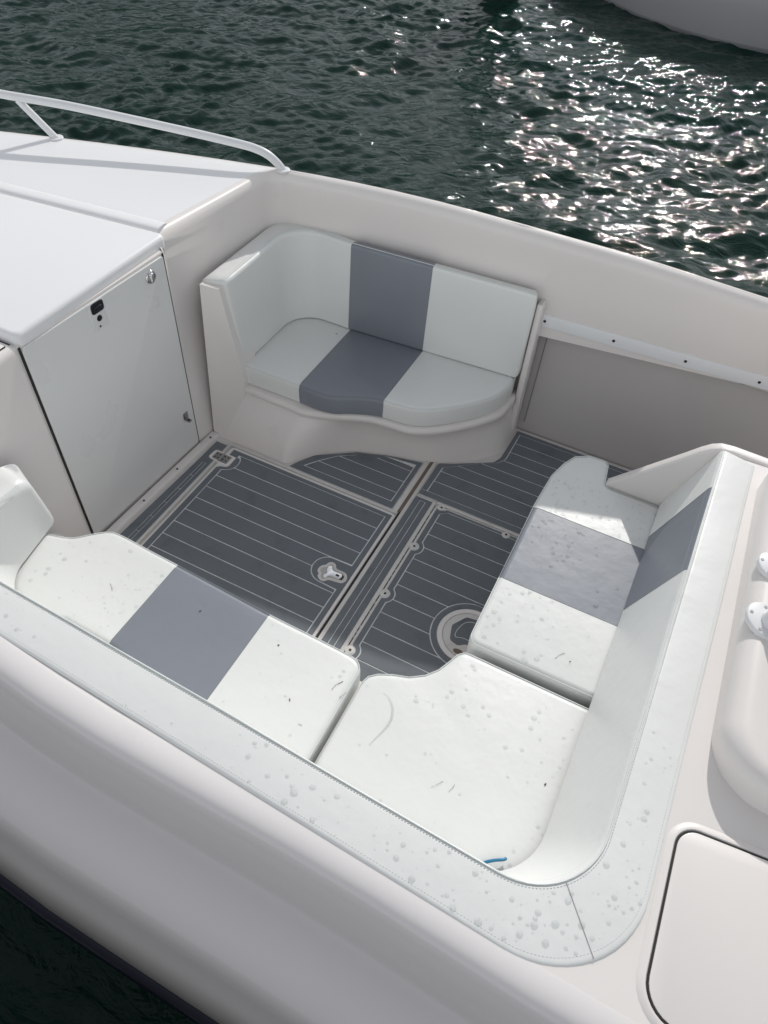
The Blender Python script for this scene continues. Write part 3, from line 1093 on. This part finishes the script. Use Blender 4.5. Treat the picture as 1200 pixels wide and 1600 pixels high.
# ================================================================== CUSHIONS
def panels(name_panel, vf, axis, cuts, mats, parent, org):
    """cut one upholstered body along an axis into its sewn panels"""
    v, f = vf
    for i, mat in enumerate(mats):
        me = bpy.data.meshes.new(name_panel)
        me.from_pydata([tuple(Vector(p) - org) for p in v], [], f)
        bm = bmesh.new(); bm.from_mesh(me)
        bmesh.ops.triangulate(bm, faces=[q for q in bm.faces if len(q.verts) > 4], ngon_method='EAR_CLIP')
        no = Vector((1, 0, 0)) if axis == 'x' else Vector((0, 1, 0))
        oc = org.x if axis == 'x' else org.y
        if i > 0:
            bmesh.ops.bisect_plane(bm, geom=bm.verts[:] + bm.edges[:] + bm.faces[:], plane_co=no * (cuts[i - 1] - oc), plane_no=no, clear_inner=True)
        if i < len(mats) - 1:
            bmesh.ops.bisect_plane(bm, geom=bm.verts[:] + bm.edges[:] + bm.faces[:], plane_co=no * (cuts[i] - oc), plane_no=no, clear_outer=True)
        bm.normal_update()
        # every connected piece becomes its own part
        left = set(bm.faces)
        while left:
            todo = [left.pop()]
            isl = []
            while todo:
                q = todo.pop()
                isl.append(q)
                for e in q.edges:
                    for g in e.link_faces:
                        if g in left:
                            left.discard(g); todo.append(g)
            vs_ = {}
            for q in isl:
                for w in q.verts:
                    vs_.setdefault(w, len(vs_))
            mesh(name_panel, [w.co.copy() for w in vs_], [[vs_[w] for w in q.verts] for q in isl], mat, parent, 50)
        bm.free()
        bpy.data.meshes.remove(me)


def shifted(vf, org):
    return [Vector(p) - org for p in vf[0]], vf[1]


def stitches(path, step=.0085, ln=.0052, w=.0011, lift=.0006, up=Vector((0, 0, 1))):
    """row of thread stitches along a 3D path"""
    P = [Vector(p) for p in path]
    v, f = [], []
    acc = 0.0
    for a, b in zip(P[:-1], P[1:]):
        L_ = (b - a).length
        if L_ < 1e-6: continue
        t = (b - a) / L_
        s = t.cross(up).normalized()
        while acc < L_:
            c = a + t * acc
            q = [c - t * ln / 2 - s * w, c + t * ln / 2 - s * w, c + t * ln / 2 + s * w, c - t * ln / 2 + s * w]
            n = len(v)
            v += [p + up * -.001 for p in q] + [c - t * ln / 3 + up * lift, c + t * ln / 3 + up * lift]
            f += [(n, n + 1, n + 5, n + 4), (n + 2, n + 3, n + 4, n + 5), (n + 1, n + 2, n + 5), (n + 3, n, n + 4)]
            acc += step
        acc -= L_
    return v, f


def seat_cushion(label, outline, z0, z1, axis=None, cuts=(), mats=None, r=.022, piping=True):
    o2 = ccw(outline)
    cx = sum(p[0] for p in o2) / len(o2); cy = sum(p[1] for p in o2) / len(o2)
    org = Vector((cx, cy, z0))
    root = empty('seat_cushion', org)
    tag(root, label, 'cushion', 'seat cushions in the cockpit')
    vf = prism(o2, z0, z1, rt=r, rb=.012, seg=5)
    if cuts:
        panels('panel', vf, axis, cuts, mats, root, org)
    else:
        v, f = shifted(vf, org)
        mesh('panel', v, f, VINYL, root, 50)
    if piping:
        # seam just under the rounded top edge, with its thread rows
        k = r * .30
        p3 = [(x, y, z1 - k * .72) for x, y in inset(o2, k * .55)]
        pv = tube(p3 + p3[:1], .0020, 6, closed=False, caps=False)
        if cuts:
            panels('piping', pv, axis, cuts, tuple(PIPING if m_ is VINYL else m_ for m_ in mats), root, org)
        else:
            v, f = shifted(pv, org)
            mesh('piping', v, f, PIPING, root, 60)
        p4 = [(x, y, z1 - .0012) for x, y in inset(o2, r * .78)]
        v, f = stitches(p4 + p4[:1])
        ax_ = 0 if axis == 'x' else 1
        if cuts:
            f = [q for q in f if not (cuts[0] < v[q[0]][ax_] < cuts[1])]
        v, f = shifted((v, f), org)
        mesh('stitching', v, f, THREAD, root, 0, kind='stuff')
    for c in cuts:
        # the sewn joint between two panels follows the top and both rounded edges
        cr = []
        for i in range(len(o2)):
            a, b = o2[i], o2[(i + 1) % len(o2)]
            k_ = 0 if axis == 'x' else 1
            if (a[k_] - c) * (b[k_] - c) < 0:
                t = (c - a[k_]) / (b[k_] - a[k_])
                cr.append(a[1 - k_] + (b[1 - k_] - a[1 - k_]) * t)
        if len(cr) < 2: continue
        lo_, hi_ = min(cr), max(cr)
        line = [(lo_, z0 + .03), (lo_, z1 - r), (lo_ + r * .29, z1 - r * .29), (lo_ + r, z1), ((lo_ + hi_) / 2, z1), (hi_ - r, z1), (hi_ - r * .29, z1 - r * .29), (hi_, z1 - r), (hi_, z0 + .03)]
        p5 = [(c, q, z) if axis == 'x' else (q, c, z) for q, z in line]
        v, f = shifted(tube(p5, .0011, 6), org)
        mesh('panel_seam', v, f, SEAMDARK, root, 60)
    return root


far_front = [(-.955, .190), (-.80, .193), (-.637, .195), (-.54, .192), (-.457, .205), (-.40, .238), (-.353, .262), (-.30, .285), (-.24, .300), (-.17, .306), (-.098, .318), (-.03, .352), (.029, .397), (.10, .465), (.165, .54), (.215, .62), (.240, .70)]
far_out = [tuple(p[:2]) for p in smooth_path(far_front, 3)] + [(.243, .745), (.238, .800), (-.25, .770), (-.652, .750), (-.85, .745), (-.955, .70), (-.980, .60), (-.980, .40), (-.972, .24)]
FAR_Z = .38
seat_cushion('white seat cushion with wavy front and grey centre on the far corner seat', far_out, .268, FAR_Z, 'x', (-.640, -.243), (VINYL, GREYV, VINYL))

near_out = [tuple(p[:2]) for p in smooth_path([(-.985, -1.062), (-.94, -1.050), (-.89, -1.030), (-.844, -.985), (-.80, -.948), (-.75, -.934), (-.60, -.940), (-.464, -.945), (-.25, -.955), (-.047, -.965), (.13, -.968), (.270, -.972)], 3)] + \
    [(.288, -.9738), (.305, -.979), (.319, -.989), (.3285, -1.003), (.333, -1.022), (.334, -1.045), (.337, -1.40)] + [(.337, -1.455), (.28, -1.46), (-.05, -1.45), (-.22, -1.385), (-.45, -1.336), (-.66, -1.328), (-.74, -1.36), (-.85, -1.40), (-.97, -1.37), (-1.03, -1.25), (-1.03, -1.12)]
NEAR_Z = .42
seat_cushion('long white seat cushion with broad grey centre panel on the near side', near_out, .300, NEAR_Z, 'x', (-.468, -.055), (VINYL, GREYV, VINYL))

corner_out = [(.352, -1.46), (.350, -1.04), (.360, -1.008), (.385, -.985), (.43, -.962), (.484, -.944), (.529, -.912), (.560, -.872), (.580, -.825), (.595, -.786), (.615, -.766), (.65, -.764), (1.10, -.766), (1.10, -1.30), (1.06, -1.42), (.95, -1.46)]
corner_out = fillet(corner_out, [.0, 0, 0, 0, 0, 0, 0, 0, 0, 0, 0, 0, .03, .08, .08, .04], 4)
seat_cushion('plain white corner seat cushion scattered with raindrops', corner_out, .300, .408, piping=True)

aft_out = fillet([(.606, -.735), (1.10, -.733), (1.085, .236), (.838, .240), (.826, .290), (.815, .372), (.790, .392), (.72, .385), (.665, .350), (.635, .285), (.610, .19), (.600, .0)],
                 [.04, .03, .03, .02, .01, .02, .02, .02, .03, .05, .1, .1], 4)
seat_cushion('white seat cushion with wet grey centre at the after end', aft_out, .300, NEAR_Z + .004, 'y', (-.420, -.022), (VINYL, GREYV, VINYL))


# ---- backrests: lofted upholstered bodies
def ring4(c, rads, n=4):
    """four 3D corners (inner bottom, inner top, outer top, outer bottom) -> ring with rounded corners"""
    c = [Vector(p) for p in c]
    out = []
    for i in range(4):
        b, a, d = c[i], c[i - 1], c[(i + 1) % 4]
        r = rads[i]
        p1 = b + (a - b).normalized() * min(r, (a - b).length * .45)
        p2 = b + (d - b).normalized() * min(r, (d - b).length * .45)
        for k in range(n + 1):
            s = k / n
            out.append(p1 * (1 - s) ** 2 + b * 2 * s * (1 - s) + p2 * s * s)
        # one point half way along the following edge keeps the faces even
        nxt = c[(i + 1) % 4]
        out.append(p2.lerp(nxt + (b - nxt).normalized() * min(rads[(i + 1) % 4], (b - nxt).length * .45), .5))
    return out


def end_cap(ring, direction, depth=.014):
    cen = sum(ring, Vector()) / len(ring)
    rs = []
    for s, d in ((1.0, 0.0), (.985, .35), (.95, .65), (.88, .86), (.76, .97), (.55, 1.0)):
        rs.append([cen + (p - cen) * s + direction * depth * d for p in ring])
    return rs


def path_resample(segs):
    return [p for s in segs for p in s]


def sub(a, b, n):
    a, b = Vector(a), Vector(b)
    return [a.lerp(b, i / n) for i in range(n)]


def rounded_L(points, radii, counts, narc=10):
    """polyline with filleted corners sampled to a fixed count per piece"""
    P = [Vector(p) for p in points]
    starts, ends, arcs = [P[0]], [], []
    for i in range(1, len(P) - 1):
        b = P[i]; d1 = (P[i - 1] - b).normalized(); d2 = (P[i + 1] - b).normalized()
        t = radii[i - 1] / math.tan(d1.angle(d2) / 2)
        p1, p2 = b + d1 * t, b + d2 * t
        w = .5523
        arc = []
        for k in range(narc):
            s = k / narc
            c1 = p1 - d1 * t * w; c2 = p2 - d2 * t * w
            arc.append(p1 * (1 - s) ** 3 + c1 * 3 * s * (1 - s) ** 2 + c2 * 3 * s * s * (1 - s) + p2 * s ** 3)
        ends.append(p1); starts.append(p2); arcs.append(arc)
    ends.append(P[-1])
    out = []
    for i in range(len(starts)):
        out += sub(starts[i], ends[i], counts[i])
        if i < len(arcs): out += arcs[i]
    out.append(P[-1])
    return out


def backrest(name, label, IB, IT, OT, OB, rads, zs, splits, mats, seams):
    """IB/IT/OT/OB: plan paths (same length); zs their heights; splits: station indices of panel borders"""
    n = len(IB)
    c4 = []
    for i in range(n):
        c4.append([Vector((IB[i].x, IB[i].y, zs[0])), Vector((IT[i].x, IT[i].y, zs[1])), Vector((OT[i].x, OT[i].y, zs[2])), Vector((OB[i].x, OB[i].y, zs[3]))])
    rings = [ring4(c, rads) for c in c4]
    org = sum((c[0] for c in c4), Vector()) / n
    root = empty(name, org)
    tag(root, label, 'backrest', 'cockpit backrests')
    d0 = (c4[0][1] - c4[2][1]).normalized() if n > 2 else Vector((0, 0, 0))
    d1 = (c4[-1][1] - c4[-3][1]).normalized()
    pre = end_cap(rings[0], d0)[::-1]
    post = end_cap(rings[-1], d1)
    bounds = [0] + list(splits) + [n - 1]
    for k, mat in enumerate(mats):
        a, b = bounds[k], bounds[k + 1]
        rs = rings[a:b + 1]
        c0 = c1_ = False
        if k == 0: rs = pre[:-1] + rs; c0 = True
        if k == len(mats) - 1: rs = rs + post[1:]; c1_ = True
        v, f = loft([[p - org for p in r_] for r_ in rs], closed=True, cap0=c0, cap1=c1_)
        o = mesh('panel', v, f, mat, root, 55)
        fix_normals(o)
    for k in splits:
        v, f = tube([p - org for p in rings[k][4:13]], .0011, 6)
        mesh('panel_seam', v, f, SEAMDARK, root, 60)
    return root, c4, org


# far corner backrest
def snap(path, xs):
    return path


fi = rounded_L([(-.950, .150), (-.955, .705), (-.640, .700), (.250, .750)], [.150, .0001], [10, 4, 24], 12)
# keep the stations on the panel borders
fo = rounded_L([(-1.075, .130), (-1.075, .815), (-.640, .768), (.232, .822)], [.165, .0001], [10, 4, 24], 12)
fb_ = rounded_L([(-.942, .212), (-.942, .705), (-.650, .702), (.238, .765)], [.150, .0001], [10, 4, 24], 12)
fob = rounded_L([(-1.045, .200), (-1.055, .815), (-.650, .770), (.245, .835)], [.165, .0001], [10, 4, 24], 12)
i0 = min(range(len(fi)), key=lambda i: abs(fi[i].x + .622) + (0 if i > 20 else 9))
i1 = min(range(len(fi)), key=lambda i: abs(fi[i].x + .225) + (0 if i > 20 else 9))
br1, c41, og1 = backrest('backrest', 'white L-shaped backrest with grey panel against the far side', fb_, fi, fo, fob, (.012, .022, .030, .012), (FAR_Z + .002, .862, .846, FAR_Z + .004), (i0, i1), (VINYL, GREYV, VINYL), None)


def along(c4, ia, ib, f, dz=0.0, k0=0, k1=None):
    """3D path at fraction f between two ring corners"""
    k1 = len(c4) if k1 is None else k1
    return [c[ia].lerp(c[ib], f) + Vector((0, 0, dz)) for c in c4[k0:k1]]


v, f = shifted(tube(along(c41, 1, 2, .13, .0008), .0016, 6), og1)
mesh('piping', v, f, PIPING, br1, 60)
sm = MB()
sm.add(stitches(along(c41, 1, 2, .22, .0008)))
v, f = shifted((sm.v, sm.f), og1)
mesh('stitching', v, f, THREAD, br1, 0, kind='stuff')

# wraparound backrest and bolster on the near side and the after end
BZ = .80
ni = rounded_L([(-.925, -1.115), (-.925, -1.432), (1.160, -1.512), (1.172, .232)], [.12, .205], [6, 24, 30], 14)
no_ = rounded_L([(-1.075, -1.115), (-1.070, -1.560), (1.296, -1.668), (1.302, .218)], [.16, .265], [6, 24, 30], 14)
nb_ = rounded_L([(-.985, -1.045), (-.925, -1.352), (1.058, -1.43), (1.060, .236)], [.17, .20], [6, 24, 30], 14)
nob = rounded_L([(-1.060, -1.055), (-1.060, -1.545), (1.270, -1.645), (1.278, .222)], [.16, .255], [6, 24, 30], 14)
start = 6 + 14 + 24 + 14
ka = min(range(start, len(ni)), key=lambda i: abs(ni[i].y + .395))
kb = min(range(start, len(ni)), key=lambda i: abs(ni[i].y - .010))
n_all = len(ni)
c42 = [[Vector((nb_[i].x, nb_[i].y, NEAR_Z + .006)), Vector((ni[i].x, ni[i].y, BZ)), Vector((no_[i].x, no_[i].y, BZ - .008)), Vector((nob[i].x, nob[i].y, .735))] for i in range(n_all)]
for i in range(26):             # the padding sinks towards the forward end
    for k in (1, 2):
        c42[i][k].z -= .040 * (1 - i / 26.0)
for i in range(n_all):          # stuffing is never perfectly even
    t = i / 7.0
    c42[i][1].z += .0022 * math.sin(t * 1.7) + .0015 * math.sin(t * 4.1 + 1)
    c42[i][2].z += .0018 * math.sin(t * 2.3 + 2)
og2 = Vector((.2, -1.5, NEAR_Z))
br2 = empty('backrest', og2)
tag(br2, 'long white wraparound backrest with padded top, bending round the near corner', 'backrest', 'cockpit backrests')


def face_strip(rings, idx):
    return [[r_[i] for i in idx] for r_ in rings]


rads2 = (.01, .020, .016, .012)
rings2 = []
for i, c in enumerate(c42):
    w_ = max(0.0, 1 - i / 7.0)
    rings2.append(ring4(c, (.01, .020 + .045 * w_, .016 + .040 * w_, .012), 5))
nr = len(rings2[0])
# the padded top with its outer roll is one sewn strip, the front face another
split_i = 6 + 1 + 3            # index on the inner top corner
top_idx = list(range(split_i, nr)) + [0]
front_idx = list(range(0, split_i + 1))
tdir0 = (c42[0][1] - c42[1][1]).normalized(); tdir1 = (c42[-1][1] - c42[-2][1]).normalized()


def strip(name, idx, a, b, mat, rings_):
    v, f = loft([[p - og2 for p in (r_[i] for i in idx)] for r_ in rings_[a:b + 1]], closed=False)
    o = mesh(name, v, f, mat, br2, 60)
    return o


# corner seam splits the top strip
kc = 6 + 14 + 24 + 7
for k_ in (ka, kb):
    mesh('panel_seam', *shifted(tube([rings2[k_][i] for i in range(5, split_i + 1)], .0011, 6), og2), SEAMDARK, br2, 60)
strip('top_panel', top_idx, 0, kc, VINYL, rings2)
strip('top_panel', top_idx, kc, n_all - 1, VINYL, rings2)
strip('front_panel', front_idx, 0, ka, VINYL, rings2)
strip('front_panel', front_idx, ka, kb, GREYV, rings2)
strip('front_panel', front_idx, kb, n_all - 1, VINYL, rings2)
for r_, d_ in ((rings2[0], tdir0), (rings2[-1], tdir1)):
    rs = end_cap(r_, d_, .040 if r_ is rings2[0] else .022)
    v, f = loft([[p - og2 for p in q] for q in rs], closed=True, cap1=True)
    fix_normals(mesh('end_panel', v, f, VINYL, br2, 60))
for ch in br2.children:
    if ch.name.startswith(('top_panel', 'front_panel')):
        # orient outward
        me = ch.data
        cnt = 0
        for p in me.polygons:
            cnt += 1
mesh('seam', *shifted(tube([c42[kc][1].lerp(c42[kc][2], t) + Vector((0, 0, .0002 + .0006)) for t in (.06, .3, .6, .95)], .0010, 6), og2), WARM_GREY, br2, 60)
mesh('piping', *shifted(tube(along(c42, 1, 2, .035, .0004), .0026, 6), og2), PIPING, br2, 60)
sm = MB()
sm.add(stitches(along(c42, 1, 2, .085, .0006)))
sm.add(stitches(along(c42, 1, 2, .875, .0004)))
mesh('stitching', *shifted((sm.v, sm.f), og2), THREAD, br2, 0, kind='stuff')
fs_ = MB()
fs_.add(stitches(along(c42, 1, 0, .075, .0), up=Vector((-.9, .2, .4)).normalized()))
mesh('stitching', *shifted((fs_.v, fs_.f), og2), THREAD, br2, 0, kind='stuff')

# ================================================================== RAINDROPS, LITTER
def dome(c, rx, ry, ang, h, n=10, up=None):
    v, f = [], []
    prof = [(1.0, -.06), (.99, .25), (.86, .62), (.58, .90), (.25, .99)]
    ca, sa = math.cos(ang), math.sin(ang)
    wob = [1 + random.uniform(-.10, .10) for _ in range(n)]
    for s, hh in prof:
        for k in range(n):
            a = 2 * math.pi * k / n
            x, y = rx * s * math.cos(a) * wob[k], ry * s * math.sin(a) * wob[k]
            v.append((c[0] + x * ca - y * sa, c[1] + x * sa + y * ca, c[2] + h * hh))
    m = len(prof)
    v.append((c[0], c[1], c[2] + h))
    for i in range(m - 1):
        for k in range(n):
            l = (k + 1) % n
            f.append((i * n + k, i * n + l, (i + 1) * n + l, (i + 1) * n + k))
    for k in range(n):
        f.append(((m - 1) * n + k, (m - 1) * n + (k + 1) % n, m * n))
    f.append(tuple(reversed(range(n))))
    return v, f


def inside(p, poly):
    x, y = p
    c = False
    j = len(poly) - 1
    for i in range(len(poly)):
        xi, yi = poly[i][:2]; xj, yj = poly[j][:2]
        if (yi > y) != (yj > y) and x < (xj - xi) * (y - yi) / (yj - yi) + xi: c = not c
        j = i
    return c


placed = []


def drops(mb, n, sampler, rmin, rmax, flat=.34, power=2.6):
    tries = 0
    k = 0
    while k < n and tries < n * 30:
        tries += 1
        c = sampler()
        if c is None: continue
        r = .85 * (rmin + (rmax - rmin) * random.random() ** power)
        if any((c[0] - q[0]) ** 2 + (c[1] - q[1]) ** 2 < (r + q[2]) ** 2 * 1.1 for q in placed[-600:]): continue
        placed.append((c[0], c[1], r))
        e = random.uniform(.75, 1.25)
        mb.add(dome(c, r, r * e, random.uniform(0, 6.28), r * flat * random.uniform(.8, 1.2)))
        k += 1


def in_poly(poly, z, x0, x1, y0, y1, keep=None, margin=.022):
    ip = inset(ccw(poly), margin)
    def s():
        p = (random.uniform(x0, x1), random.uniform(y0, y1))
        if not inside(p, ip): return None
        if keep and random.random() > keep(*p): return None
        return (p[0], p[1], z)
    return s


rd = MB()
AZ = NEAR_Z + .004
# after cushion: dense beads on the far white panel, fewer on the grey and near panels
drops(rd, 150, in_poly(aft_out, AZ, .61, 1.07, -.015, .20), .0022, .0095)
drops(rd, 4, in_poly(aft_out, AZ, .66, .80, .20, .36), .004, .008)
drops(rd, 26, in_poly(aft_out, AZ, .62, .86, -.30, -.03), .004, .0105, power=1.5)
drops(rd, 14, in_poly(aft_out, AZ, .62, 1.04, -.42, -.03), .003, .011, power=1.5)
drops(rd, 60, in_poly(aft_out, AZ, .62, .86, -.72, -.43), .002, .011)
drops(rd, 26, in_poly(aft_out, AZ, .70, 1.04, -.72, -.43), .0015, .005)
# corner cushion
drops(rd, 60, in_poly(corner_out, .408, .52, 1.04, -1.05, -.78), .002, .013)
drops(rd, 30, in_poly(corner_out, .408, .95, 1.08, -1.35, -.85), .002, .008)
drops(rd, 36, in_poly(corner_out, .408, .36, 1.05, -1.42, -.98), .0015, .007)
# near cushion
drops(rd, 60, in_poly(near_out, NEAR_Z, -.90, -.48, -1.30, -.96), .002, .010)
drops(rd, 30, in_poly(near_out, NEAR_Z, -.60, -.47, -1.30, -1.05), .002, .006)
drops(rd, 34, in_poly(near_out, NEAR_Z, -.05, .32, -1.36, -.99), .0015, .007)
# far seat: a few on the grey panel and on the arm
drops(rd, 16, in_poly(far_out, FAR_Z, -.60, -.28, .33, .65), .002, .0055)


def on_top(c4, k0, k1, f0, f1):
    def s():
        t = random.uniform(k0, k1 - 1.001)
        i = int(t); u = t - i
        fr = random.uniform(f0, f1)
        a = c4[i][1].lerp(c4[i][2], fr); b = c4[i + 1][1].lerp(c4[i + 1][2], fr)
        p = a.lerp(b, u)
        return (p.x, p.y, p.z - .0004)
    return s


drops(rd, 55, on_top(c41, 0, 11, .22, .80), .0018, .005, .3)
drops(rd, 120, on_top(c42, 34, 52, .14, .86), .002, .0105)
drops(rd, 70, on_top(c42, 50, 66, .14, .86), .002, .010)
drops(rd, 55, on_top(c42, 18, 26, .12, .9), .002, .009)
drops(rd, 20, on_top(c42, 24, 36, .6, .9), .0015, .006)
ro = rd.build('raindrops', DROP, None, 80)
tag(ro, 'clear raindrops scattered over the white and grey seat cushions', 'raindrops', kind='stuff')

# curved smear of water on the corner cushion
sv, sf = [], []
pth = smooth_path([(.432, -1.045, .4083), (.455, -1.048, .4083), (.485, -1.075, .4083), (.500, -1.115, .4083), (.498, -1.15, .4083), (.487, -1.19, .4083), (.478, -1.225, .4083)], 6)
v, f = tube(pth, [.0014 + .0030 * math.sin(math.pi * i / (len(pth) - 1)) for i in range(len(pth))], 8)
v = [(p[0], p[1], .4082 + (p[2] - .4083) * .35) for p in v]
tr = mesh('water_trail', v, f, DROP, None, 80)
tag(tr, 'curved trail of clear water on the plain corner cushion', 'water trail')


def litter(name, pts, r, label, cat, mat=TWIG):
    q_ = smooth_path([(p[0] + random.uniform(-.002, .002), p[1] + random.uniform(-.002, .002), p[2]) for p in pts], 3)
    v, f = tube(q_, [r * .62 * random.uniform(.45, 1.15) for _ in q_], 5)
    c = Vector(pts[0])
    o = mesh(name, [Vector(p) - c for p in v], f, mat, None, 60)
    o.location = c
    return tag(o, label, cat, 'specks of plant litter on the seats')


def leaf(pt, ln, w, ang, label):
    v, f = [], []
    n = 5
    for i in range(n + 1):
        s = i / n
        hw = w * math.sin(math.pi * min(1, s * .94 + .04))
        z = .0015 * math.sin(math.pi * s)
        for sd, dz in ((-1, 0), (0, .0012), (1, 0)):
            x, y = (s - .5) * ln, sd * hw
            v.append((x * math.cos(ang) - y * math.sin(ang), x * math.sin(ang) + y * math.cos(ang), z + dz))
    m = len(v)
    v += [(a, b, c - .0009) for a, b, c in v]
    for i in range(n):
        for k in range(2):
            a = i * 3 + k
            f.append((a, a + 1, a + 4, a + 3)); f.append((m + a, m + a + 3, m + a + 4, m + a + 1))
    v = [(a * .8, b * .8 * random.uniform(.7, 1.2), c) for a, b, c in v]
    o = mesh('leaf_fragment', v, f, TWIG, None, 60)
    o.location = pt
    return tag(o, label, 'leaf', 'specks of plant litter on the seats')


z = NEAR_Z + .0012
litter('twig', [(.905, -.655, AZ + .001), (.912, -.635, AZ + .003), (.925, -.617, AZ + .001)], .0013, 'short dark twig on the near white panel of the after cushion', 'twig')
leaf((.953, -.640, AZ + .001), .007, .0022, .4, 'tiny brown leaf scrap beside the twig on the after cushion')
litter('twig', [(.705, -1.255, .4095), (.720, -1.235, .4115), (.730, -1.222, .4095)], .0009, 'thin dark straw lying across the middle of the plain corner cushion', 'twig')
litter('twig', [(.760, -1.24, .4095), (.765, -1.222, .4105), (.768, -1.21, .4095)], .0009, 'tiny dark straw just right of a longer straw on the corner cushion', 'twig')
leaf((1.015, -1.08, .4092), .012, .0036, 1.2, 'small brown leaf scrap near the foot of the after backrest')
litter('twig', [(.283, -1.120, z), (.287, -1.100, z + .002), (.292, -1.088, z), (.302, -1.075, z)], .0014, 'forked brown stem on the near cushion closest to the corner cushion', 'twig')
litter('twig', [(.318, -1.135, z), (.324, -1.118, z + .001), (.330, -1.105, z)], .0016, 'brown sliver at the right edge of the near cushion', 'twig')
leaf((.18, -1.215, z), .014, .0022, -.9, 'dark seed husk on the right white panel of the near cushion')
litter('twig', [(.245, -1.275, z), (.255, -1.272, z + .001), (.263, -1.273, z)], .0012, 'short dark fibre on the near cushion beside the padded top', 'twig')
litter('twig', [(-.625, -1.135, z), (-.612, -1.142, z + .001), (-.600, -1.152, z)], .0011, 'fine dark fibre on the left white panel of the near cushion', 'twig')
leaf((.04, -1.06, z), .009, .003, .3, 'black speck of leaf just right of the grey panel on the near cushion')
leaf((-.275, -1.075, z), .010, .0028, .8, 'black speck of leaf on the grey panel of the near cushion')
leaf((-.685, .640, FAR_Z + .001), .011, .004, .2, 'black speck of leaf on the far seat beside its grey panel')
litter('twig', [(.30, -1.80, .592), (.315, -1.812, .5875), (.328, -1.82, .584)], .0013, 'short dark stem on the bare side deck below the near backrest', 'twig')

# blue loop end in the crease of the corner seat
bl = MB()
bl.add(tube(smooth_path([(.915, -1.395, .408), (.935, -1.378, .420), (.955, -1.364, .426), (.975, -1.352, .427), (.982, -1.344, .423)], 4), .0046, 8))
bo = bl.build('plastic_strap_end', BLUE, None, 60)
tag(bo, 'small blue plastic strap end sticking out of the corner seat crease', 'strap')

# ================================================================== BEYOND THE BOAT
# grey hull of a neighbouring boat above its piling
def neighbour():
    root = empty('moored_boat', (-.2, 8.6, -.4))
    tag(root, 'pale grey hull of another boat at the upper right edge', 'boat')
    st = [(-3.1, 12.2), (-2.75, 11.3), (-2.3, 10.75), (-1.84, 10.43), (-1.25, 10.0), (-.68, 9.74), (-.3, 9.63), (.03, 9.57), (.59, 9.56), (1.4, 9.65), (2.6, 9.9), (4.5, 10.4)]
    st = smooth_path(st, 4)
    prof = [(.30, -.8), (.12, -.50), (.03, -.41), (.0, -.36), (-.03, -.25), (-.05, .0), (-.05, .25), (-.02, .30), (.02, .40), (.12, .55), (.30, .62)]
    rings = []
    for i, p in enumerate(st):
        a = Vector(st[max(0, i - 1)]); b = Vector(st[min(len(st) - 1, i + 1)])
        t = (b - a).normalized(); nrm = Vector((-t.y, t.x))
        if nrm.y < 0 and i > 6: nrm = -nrm
        rings.append([(p[0] + nrm.x * d + .2, p[1] + nrm.y * d - 8.6, z + .4) for d, z in prof])
    v, f = loft([r_[3:] for r_ in rings], closed=False)
    fix_normals(mesh('topsides', v, f, HULLGREY, root, 60))
    v, f = loft([r_[:4] for r_ in rings], closed=False)
    fix_normals(mesh('bottom', v, f, HULLGREY, root, 60))
    v, f = tube([(r_[6][0], r_[6][1], r_[6][2]) for r_ in rings], .05, 8)
    mesh('rub_strake', v, f, HULLGREY, root, 60)


neighbour()


def piling(x, y, r, h, label):
    rings = []
    n = 18
    for k, (s, z) in enumerate(((1.06, -1.2), (1.05, -.3), (1.0, .2), (.98, h * .6), (.97, h), (.90, h + .03))):
        rings.append([(r * s * (1 + .03 * math.sin(3 * a + k)) * math.cos(a), r * s * (1 + .03 * math.cos(2 * a + k)) * math.sin(a), z) for a in [2 * math.pi * i / n for i in range(n)]])
    v, f = loft(rings, closed=True, cap0=True, cap1=True)
    o = fix_normals(mesh('mooring_piling', v, f, WOOD, None, 60))
    o.location = (x, y, -.4)
    return tag(o, label, 'piling')


piling(-3.12, 9.75, .26, 2.2, 'dark mooring piling standing in the water at the top edge')


def added_pier():
    # unseen timber jetty, added to darken the near hull side
    root = empty('added_pier', (0, -2.55, .85))
    root['kind'] = 'structure'
    for i in range(9):
        y0 = -2.46 - .16 * i
        v, f = prism(rrect(-6, 5, y0 - .15, y0, .01, 2), .78, .84, rt=.006, seg=1)
        mesh('plank', [(a, b + 2.55, c - .85) for a, b, c in v], f, ADDED_PIERW, root, 30)
    v, f = prism([(-6, -2.50), (5, -2.50), (5, -2.58), (-6, -2.58)], .30, .775)
    mesh('fascia_beam', [(a, b + 2.55, c - .85) for a, b, c in v], f, ADDED_PIERW, root, 30)
    for x in (-5, -2.6, .1, 2.7):
        v, f = prism(disc(x, -2.72, .13, 14), -1.5, .77)
        mesh('post', [(a, b + 2.55, c - .85) for a, b, c in v], f, ADDED_PIERW, root, 40)


added_pier()
